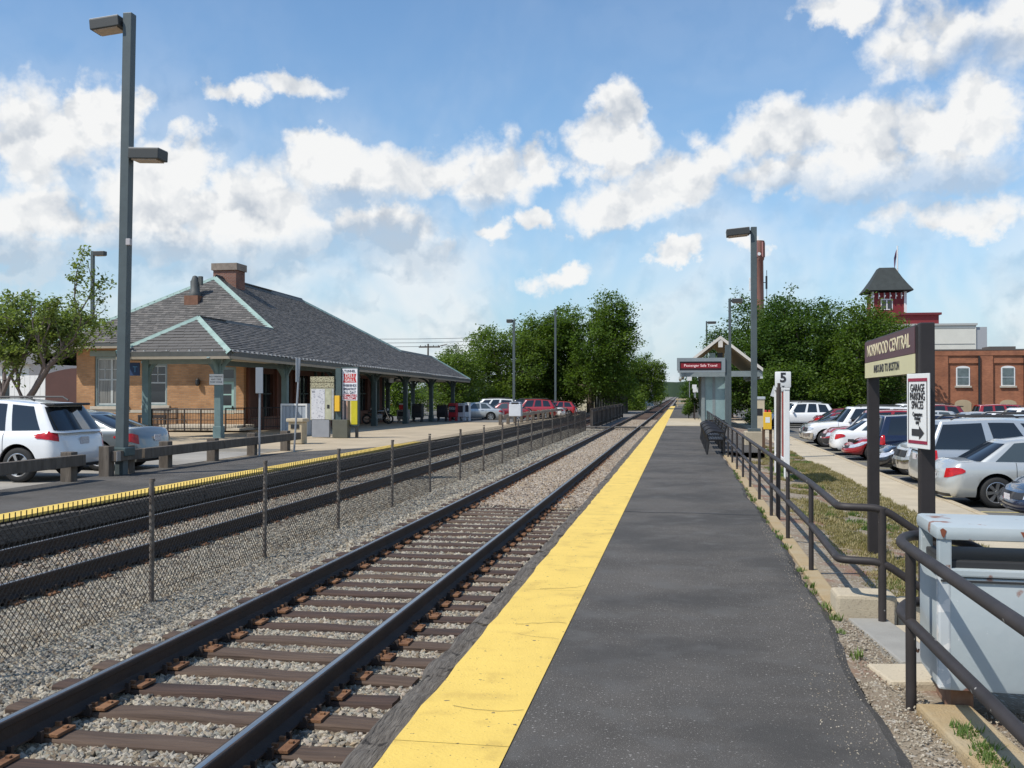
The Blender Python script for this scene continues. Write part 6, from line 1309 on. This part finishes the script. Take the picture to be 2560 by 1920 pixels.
tree('small rounded green shrub in front of the dock rails', 12.4,70,-.62, lob(rp,0,.55,.95,.65,6), 2500, .14, L_fresh, .4, .06, 26, TR, kind='bush', clump=.3)
tree('yellow green shrub at the foot of the trees by the shelter', 5.6,74,-.62, lob(rp,0,.9,1.1,1.0,6), 2500, .16, L_fresh, .5, .06, 27, TR, kind='bush', clump=.35)
tree('leafy planting under the shelter roof beside the black railing', .55,70,0, [(0,0,.75,.35,.5,.4),(.2,.8,1.0,.4,.5,.45),(-.1,-.5,.55,.3,.4,.3)], 1800, .13, L_mid, .4, .04, 28, 'planting', kind='plant', clump=.2)
tree('dense green tree behind the left end of the station', -49,75,-.3, lob(rp,0,5.0,4.4,4.8,11), 14000, .28, L_mid, 2, .22, 30, 'trees left of the station')
tree('dense green tree close behind the brown shed', -42,64,-.3, lob(rp,0,4.2,3.2,3.6,10), 9000, .26, L_mid, 2, .2, 31, 'trees left of the station')
# open crooked tree in the lot at left: limbs you can follow, tufts of leaves at their ends
def open_tree():
    t = thing('tree', 'open crooked tree with pale trunks at the left edge of the photo', 'tree', (-24.5,33.0,-.1), 0, 'trees left of the station'); t.scale = (.92,.92,1.03); rp = random.Random(5); b = MB(); tips = []
    def grow(p, d, L_, r, lvl):
        pts = [p]; q = Vector(p); dd = Vector(d).normalized()
        for i in range(5): dd = (dd+Vector((rp.uniform(-.22,.22),rp.uniform(-.22,.22),rp.uniform(-.04,.16)))).normalized(); q = q+dd*L_/5; pts.append(q)
        b.tube(pts, r, 7 if lvl < 2 else 5, r2=r*.6)
        if lvl >= 2: tips.extend([pts[3], pts[5]])
        if lvl >= 4: return
        for k in range(3 if lvl < 3 else 2):
            a = rp.uniform(0,6.28); s = rp.uniform(.55,1.0); nd = dd+Vector((math.cos(a)*s,math.sin(a)*s,rp.uniform(-.15,.45))); grow(pts[rp.choice((3,4,5))], nd, L_*rp.uniform(.58,.80), r*.56, lvl+1)
    grow(Vector((-.6,0,-.1)), (.02,0,1), 2.4, .155, 0); grow(Vector((.55,.1,-.1)), (-.12,0,1), 2.3, .14, 0); grow(Vector((.55,.1,1.2)), (.55,0,.8), 2.4, .11, 1)
    b.build('trunk', M_bark2, t, smooth=True)
    rg = np.random.default_rng(4); vs = []
    for p in tips:
        if rp.random() < .33: continue
        k = rp.randint(14,34); vs.append(leaves(rg, [(p.x,p.y,p.z,.32,.32,.22)], k*2, .15, clump=.26))
    link('crown', fastmesh('crown', np.concatenate(vs), 4, leafmat('leaf_open', (.19,.235,.075), (.12,.165,.05), .5)), t)
open_tree()

# ------------------------------------------------------------------ buildings
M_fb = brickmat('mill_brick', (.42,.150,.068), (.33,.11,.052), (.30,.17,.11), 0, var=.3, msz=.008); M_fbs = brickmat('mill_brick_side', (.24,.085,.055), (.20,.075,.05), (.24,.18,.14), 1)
M_clap = mat('barn_red', (.19,.018,.022), .7, var=.12, vs=2); M_cream = mat('cream_siding', (.66,.64,.56), .7, var=.05, vs=1); M_tanw = mat('tan_render', (.42,.33,.21), .85, var=.12, vs=1)
bb = thing('brick_mill', 'red brick mill building with pilasters and arched windows at right', 'building', (20,84,-.6))
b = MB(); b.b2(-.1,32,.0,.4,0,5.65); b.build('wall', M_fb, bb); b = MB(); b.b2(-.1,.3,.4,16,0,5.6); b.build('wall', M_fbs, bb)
b = MB(); b.b2(-.2,32,-.2,.0,5.35,5.75); b.build('cornice', M_fb, bb); b = MB(); b.b2(-.2,32,-.22,16,5.75,5.85); b.build('coping', mat('coping_dark', (.10,.085,.075), .8), bb)
for i in range(8):
    x = -.1+i*3.35; b = MB(); b.b2(x,x+1.0,-.18,.0,0,5.35); b.build('pilaster', M_fb, bb)
    b = MB(); b.b2(x+1.0,x+3.35,-.10,.0,4.75,5.35); b.build('corbel', M_fb, bb)
    wx = x+2.15; z0, z1 = 2.95, 4.35
    b = MB(); poly = [(wx-.52,z0),(wx+.52,z0)]+[(wx+.52*math.cos(a), z1+.18*math.sin(a)) for a in [k*PI/8 for k in range(9)]]; b.prism(poly, -.03, -.015, 'Y'); w = b.build('window', M_white, bb)
    for za, zb_ in ((z0+.08,(z0+z1)/2-.03),((z0+z1)/2+.03,z1)): b = MB(); b.b2(wx-.42,wx+.42,-.05,-.035,za,zb_); b.build('pane', mat('mill_glass', (.12,.15,.15), .15, var=.3, vs=3), w)
    b = MB(); b.b2(wx-.62,wx+.62,-.14,0,z0-.14,z0); b.build('sill', M_stoneT, w)
    b = MB(); poly = [(wx-.62,-.3),(wx+.62,-.3)]+[(wx+.62*math.cos(a), 1.55+.30*math.sin(a)) for a in [k*PI/8 for k in range(9)]]; b.prism(poly, -.04, -.012, 'Y'); b.build('blocked_window', M_tanw, bb)
    if i in (1,2,4): b = MB(); b.b2(x-.12,x+.02,-.32,-.19,0,5.3); b.build('downpipe', M_dark, bb)
b = MB(); b.b2(4.6,6.6,2,4,5.8,6.15); b.build('roof_vent', mat('coping_dark', (.10,.085,.075)), bb)
wb_ = thing('white_annex', 'cream sided upper storey behind the brick mill', 'building', (18.5,90,-.6)); b = MB(); b.b2(-3.2,6.2,0,9,0,8.15); b.build('wall', M_cream, wb_); b = MB(); b.b2(-3.3,6.3,-.1,9.1,8.15,8.32); b.build('coping', mat('coping_pale', (.42,.42,.40), .7), wb_)
for z in (6.55,7.9): b = MB(); b.b2(2.75,6.1,-.03,.0,z,z+.05); b.build('siding_joint', mat('joint_grey', (.36,.36,.34), .7), wb_)
b = MB(); b.b2(6.2,7.1,.1,8,5.0,8.0); b.build('side_wall', mat('shaded_siding', (.36,.37,.38), .7), wb_)  # annex flank coloured grey for the shade on that side
for x in (-2.4,-.9): b = MB(); b.b2(x,x+.7,-.05,0,5.6,7.2); b.build('window', M_glass, wb_)
tw = thing('red_tower', 'dark red wooden tower with steep slate roof and white trim', 'tower', (19.6,100,-.6)); b = MB(); b.b2(-1.5,1.5,0,3,0,12.0); b.build('wall', M_clap, tw)
b = MB(); prof = [(2.15,12.2),(1.75,12.75),(1.3,13.45),(.72,14.5)]
for (r0,z0),(r1,z1) in zip(prof[:-1],prof[1:]):
    for k in range(4):
        c0 = [(-1,-1),(1,-1),(1,1),(-1,1)][k]; c1 = [(1,-1),(1,1),(-1,1),(-1,-1)][k]; b.quad((c0[0]*r0,1.5+c0[1]*r0,z0),(c1[0]*r0,1.5+c1[1]*r0,z0),(c1[0]*r1,1.5+c1[1]*r1,z1),(c0[0]*r1,1.5+c0[1]*r1,z1))
b.quad((-.72,.78,14.5),(.72,.78,14.5),(.72,2.22,14.5),(-.72,2.22,14.5)); b.quad((-2.15,-.65,12.15),(2.15,-.65,12.15),(2.15,3.65,12.15),(-2.15,3.65,12.15)); b.build('roof', mat('tower_slate', (.032,.038,.036), .8, var=.2, vs=2), tw)
for sx in (-1.5,1.5): b = MB(); b.b2(sx-.12,sx+.12,-.06,.12,9.6,12.1); b.build('corner_board', M_white, tw)
for i in range(6): x = -1.45+i*.52; b = MB(); b.box((x,-.25,11.75), (.08,.5,.08), rot=Matrix.Rotation(R(35),3,'X')); b.box((x,-.02,11.7), (.09,.05,.6)); b.build('bracket', M_white, tw)
b = MB(); b.b2(-.75,.35,-.05,0,10.35,11.4); w = b.build('window', M_white, tw)
for x in (-.66,-.14): b = MB(); b.b2(x,x+.40,-.07,-.055,10.45,11.3); b.build('pane', M_glass, w)
b = MB(); b.b2(-1.9,2.1,-.8,2.5,9.45,9.75); b.build('skirt_roof', M_clap, tw); b = MB(); b.b2(-1.6,1.7,-.7,2.5,8.2,9.45); b.build('lower_wall', M_clap, tw); b = MB(); b.b2(-1.1,-.3,-.76,-.69,8.7,9.3); b.build('window', M_white, tw)
rb_ = thing('red_gable', 'red boarded gable wing below the tower', 'building', (21,97,-.6)); b = MB(); b.b2(-1.4,2.4,0,4,5,9.6); b.build('wall', M_clap, rb_); b = MB(); b.b2(-1.5,2.6,-.25,4,9.6,9.8); b.build('roof_edge', mat('edge_red', (.13,.015,.02), .7), rb_)
b = MB(); b.add([(-1.4,0,9.6),(-3.6,0,8.4),(-3.6,0,5),(-1.4,0,5),(-1.4,3,9.6),(-3.6,3,8.4),(-3.6,3,5),(-1.4,3,5)], [(0,1,2,3),(4,7,6,5),(0,4,5,1),(1,5,6,2)]); b.build('sloping_end', M_clap, rb_)
fl = thing('flagpole', 'white flagpole with drooping flag beside the tower roof', 'flagpole', (20.7,101.5,-.6)); b = MB(); b.tube([(0,0,8),(0,0,16.7)], .11, 8, r2=.06); b.build('pole', M_white, fl)
b = MB(); n = 8; vs = []
for i in range(n+1):
    t = i/n; vs += [(-.05-.30*t, .12*math.sin(t*5), 16.4-.9*t), (-.06-.25*t, .15*math.sin(t*5+1), 15.6-1.2*t)]
b.add(vs, [(2*i,2*i+1,2*i+3,2*i+2) for i in range(n)]); b.build('flag', mat('flag_cloth', (.16,.03,.06), .8, col2=(.10,.09,.16), vs=3), fl)
dk = thing('loading_dock', 'tan rendered loading dock wall with yellow doors behind the sign', 'building', (15.2,86,-.6)); b = MB(); b.b2(.2,4.4,0,5,0,5.6); b.build('wall', M_tanw, dk)
for x0,x1,z0,z1,m_ in ((.5,1.9,1.4,3.5,mat('dock_yellow', (.46,.38,.12), .7, var=.1, vs=2)),(2.4,3.1,2.3,3.6,mat('dock_yellow', (.46,.38,.12))),(3.5,4.1,1.6,3.6,mat('dock_rose', (.34,.22,.17), .7))): b = MB(); b.b2(x0,x1,-.06,.0,z0,z1); b.build('door', m_, dk)
b = MB(); b.b2(-6,4.4,-2.4,0,0,1.15); b.build('dock_platform', mat('dock_concrete', (.24,.21,.17), .9, var=.2, vs=1), dk)
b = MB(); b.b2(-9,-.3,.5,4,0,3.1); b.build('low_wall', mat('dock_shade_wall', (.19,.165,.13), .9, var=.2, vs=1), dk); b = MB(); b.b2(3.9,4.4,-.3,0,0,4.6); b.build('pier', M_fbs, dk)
dr_ = thing('dock_railing', 'pale pipe railing along the loading dock', 'railing', (9.6,83.4,.55))
for z in (.35,.75,1.15): b = MB(); b.tube([(0,0,z),(10,0,z)], .035, 6); b.build('rail', mat('rail_pale', (.42,.38,.32), .6), dr_)
for i in range(9): b = MB(); b.tube([(i*1.25,0,0),(i*1.25,0,1.2)], .04, 6); b.build('post', mat('rail_pale', (.42,.38,.32)), dr_)
stk_ = thing('tall_stack', 'tall weathered red stack with antennas behind the lamp pole', 'chimney stack', (11.1,150,-.8)); b = MB(); Mst = mat('stack_red', (.20,.055,.038), .85, col2=(.36,.20,.15), vs=.8, stretch=(3,3,.25), bump=.3, bs=4)
b.lathe([(.95,0),(.86,12),(.78,22.0),(.90,22.2),(.92,23.2),(.95,24.9),(.78,24.9)], n=16); b.build('shaft', Mst, stk_, smooth=True)
for a in range(7): b = MB(); an = a*.9; b.box((.92*math.cos(an),.92*math.sin(an),23.6), (.18,.18,2.2)); b.build('antenna', mat('antenna_rose', (.40,.18,.16), .6), stk_)
for sx, z in ((-1.15,18.6),(1.2,18.8)): b = MB(); b.bevbox((sx,-.1,z), (.28,.2,1.9), .03); b.box((sx*.85,0,z), (.5,.06,.1)); b.build('antenna', M_white if sx < 0 else M_dark, stk_)
b = MB(); b.tube([(1.25,0,11),(1.25,0,20.6)], .05, 5); b.build('mast', M_dark, stk_)
b = MB(); b.lathe([(0,0),(.25,0)], (.1,-.98,22.9), 12, 'Y'); b.build('dish', M_white, stk_)
# left: shed, white house, cream building
c = thing('brown_shed', 'plain dark brown screen wall left of the station', 'shed', (-34.2,52,-.1)); b = MB(); n = 10; poly = [(-1.9,0),(2.2,0)]+[(2.2-4.1*k/n, 2.95+.35*math.sin(PI*k/n)) for k in range(n+1)]; b.prism(poly, 0, .5, 'Y'); b.build('wall', mat('shed_brown', (.085,.04,.034), .8, var=.1, vs=1), c)
b = MB(); b.b2(2.2,2.32,-.05,.5,0,2.9); b.build('edge_board', mat('edge_coral', (.42,.13,.10), .7), c); b = MB(); b.b2(-1.95,2.3,-.02,.55,-.02,.12); b.build('sill', M_kerb, c)
c = thing('white_house', 'white clapboard house at the left edge behind the tree', 'house', (-44,56,-.1)); b = MB(); b.b2(-8,4.0,0,8,0,3.7); b.build('wall', M_white, c)
for i in range(11): b = MB(); b.b2(-8,4.02,-.035,-.002,.1+i*.33,.37+i*.33); b.build('clapboard', mat('clap_white', (.70,.70,.66), .6, var=.04, vs=1), c)
b = MB(); b.add([(-8.3,-.4,3.65),(4.4,-.4,3.65),(4.4,4,5.2),(-8.3,4,5.2),(-8.3,8.4,3.65),(4.4,8.4,3.65)], [(0,1,2,3),(3,2,5,4)]); b.build('roof', M_slate, c); b = MB(); b.b2(2.2,3.2,-.06,-.04,.9,2.6); b.build('window', M_glass, c)
c = thing('white_fence', 'white panel fence between the tree trunks and the brown shed', 'fence', (-38.6,52.5,-.1)); 
for i in range(8): b = MB(); b.b2(i*.33-.16,i*.33+.15,0,.05,0,2.9); b.build('panel', M_white, c)
c = thing('cream_building', 'low cream building behind the trees beyond the station', 'building', (-16,131,-.8)); b = MB(); b.b2(-5,5,0,8,0,5.2); b.build('wall', mat('cream_wall', (.60,.53,.36), .8, var=.06, vs=1), c); b = MB(); b.b2(-5.2,5.2,-.2,8,5.2,5.5); b.build('cornice', M_stoneT, c)
for x in (-3.5,-.5,2.5): b = MB(); b.b2(x,x+1.5,-.06,0,3.0,3.6); b.build('window', M_glass, c)
c = thing('board_fence', 'rough grey plank fence under the big trees beyond the guard rail', 'fence', (-10.4,112,-.7))
for i in range(16): b = MB(); b.box((i*.29,rr.uniform(-.03,.03),1.2), (.26,.04,2.3+rr.uniform(-.15,.15)), rot=Matrix.Rotation(R(rr.uniform(-2,2)),3,'Y')); b.build('plank', mat('plank_grey%d' % (i % 3), (.13+.05*(i % 3),.12+.045*(i % 3),.11+.04*(i % 3)), .9, var=.2, vs=2), c)
c = thing('white_cottage', 'small white building glimpsed between trees by the track', 'building', (-6.9,175,-.8)); b = MB(); b.b2(-2,2,0,4,0,4.6); b.build('wall', M_white, c); b = MB(); b.add([(-2.2,-.2,4.6),(2.2,-.2,4.6),(0,-.2,6),(-2.2,4,4.6),(2.2,4,4.6),(0,4,6)], [(0,1,2),(3,5,4),(0,2,5,3),(1,4,5,2)]); b.build('roof', M_slate, c)
# closing backdrop of distant woods so that no bare horizon shows
b = MB(); rp = random.Random(8); 
hl = MB(); n = 160; vs = []
for i in range(n+1):
    a = R(-75+130*i/n); d = 620; vs += [(d*math.sin(a),d*math.cos(a),-3),(d*math.sin(a),d*math.cos(a),7+4*math.sin(i*.5)+rp.uniform(-2.5,2.5)),(1.1*d*math.sin(a),1.1*d*math.cos(a),-3)]
hl.add(vs, [(3*i,3*i+3,3*i+4,3*i+1) for i in range(n)]+[(3*i+1,3*i+4,3*i+5,3*i+2) for i in range(n)]); o = struct('hills', hl, mat('far_woods', (.05,.085,.045), .9, col2=(.03,.055,.03), vs=.12, bump=1, bs=.3), 'low wooded horizon')
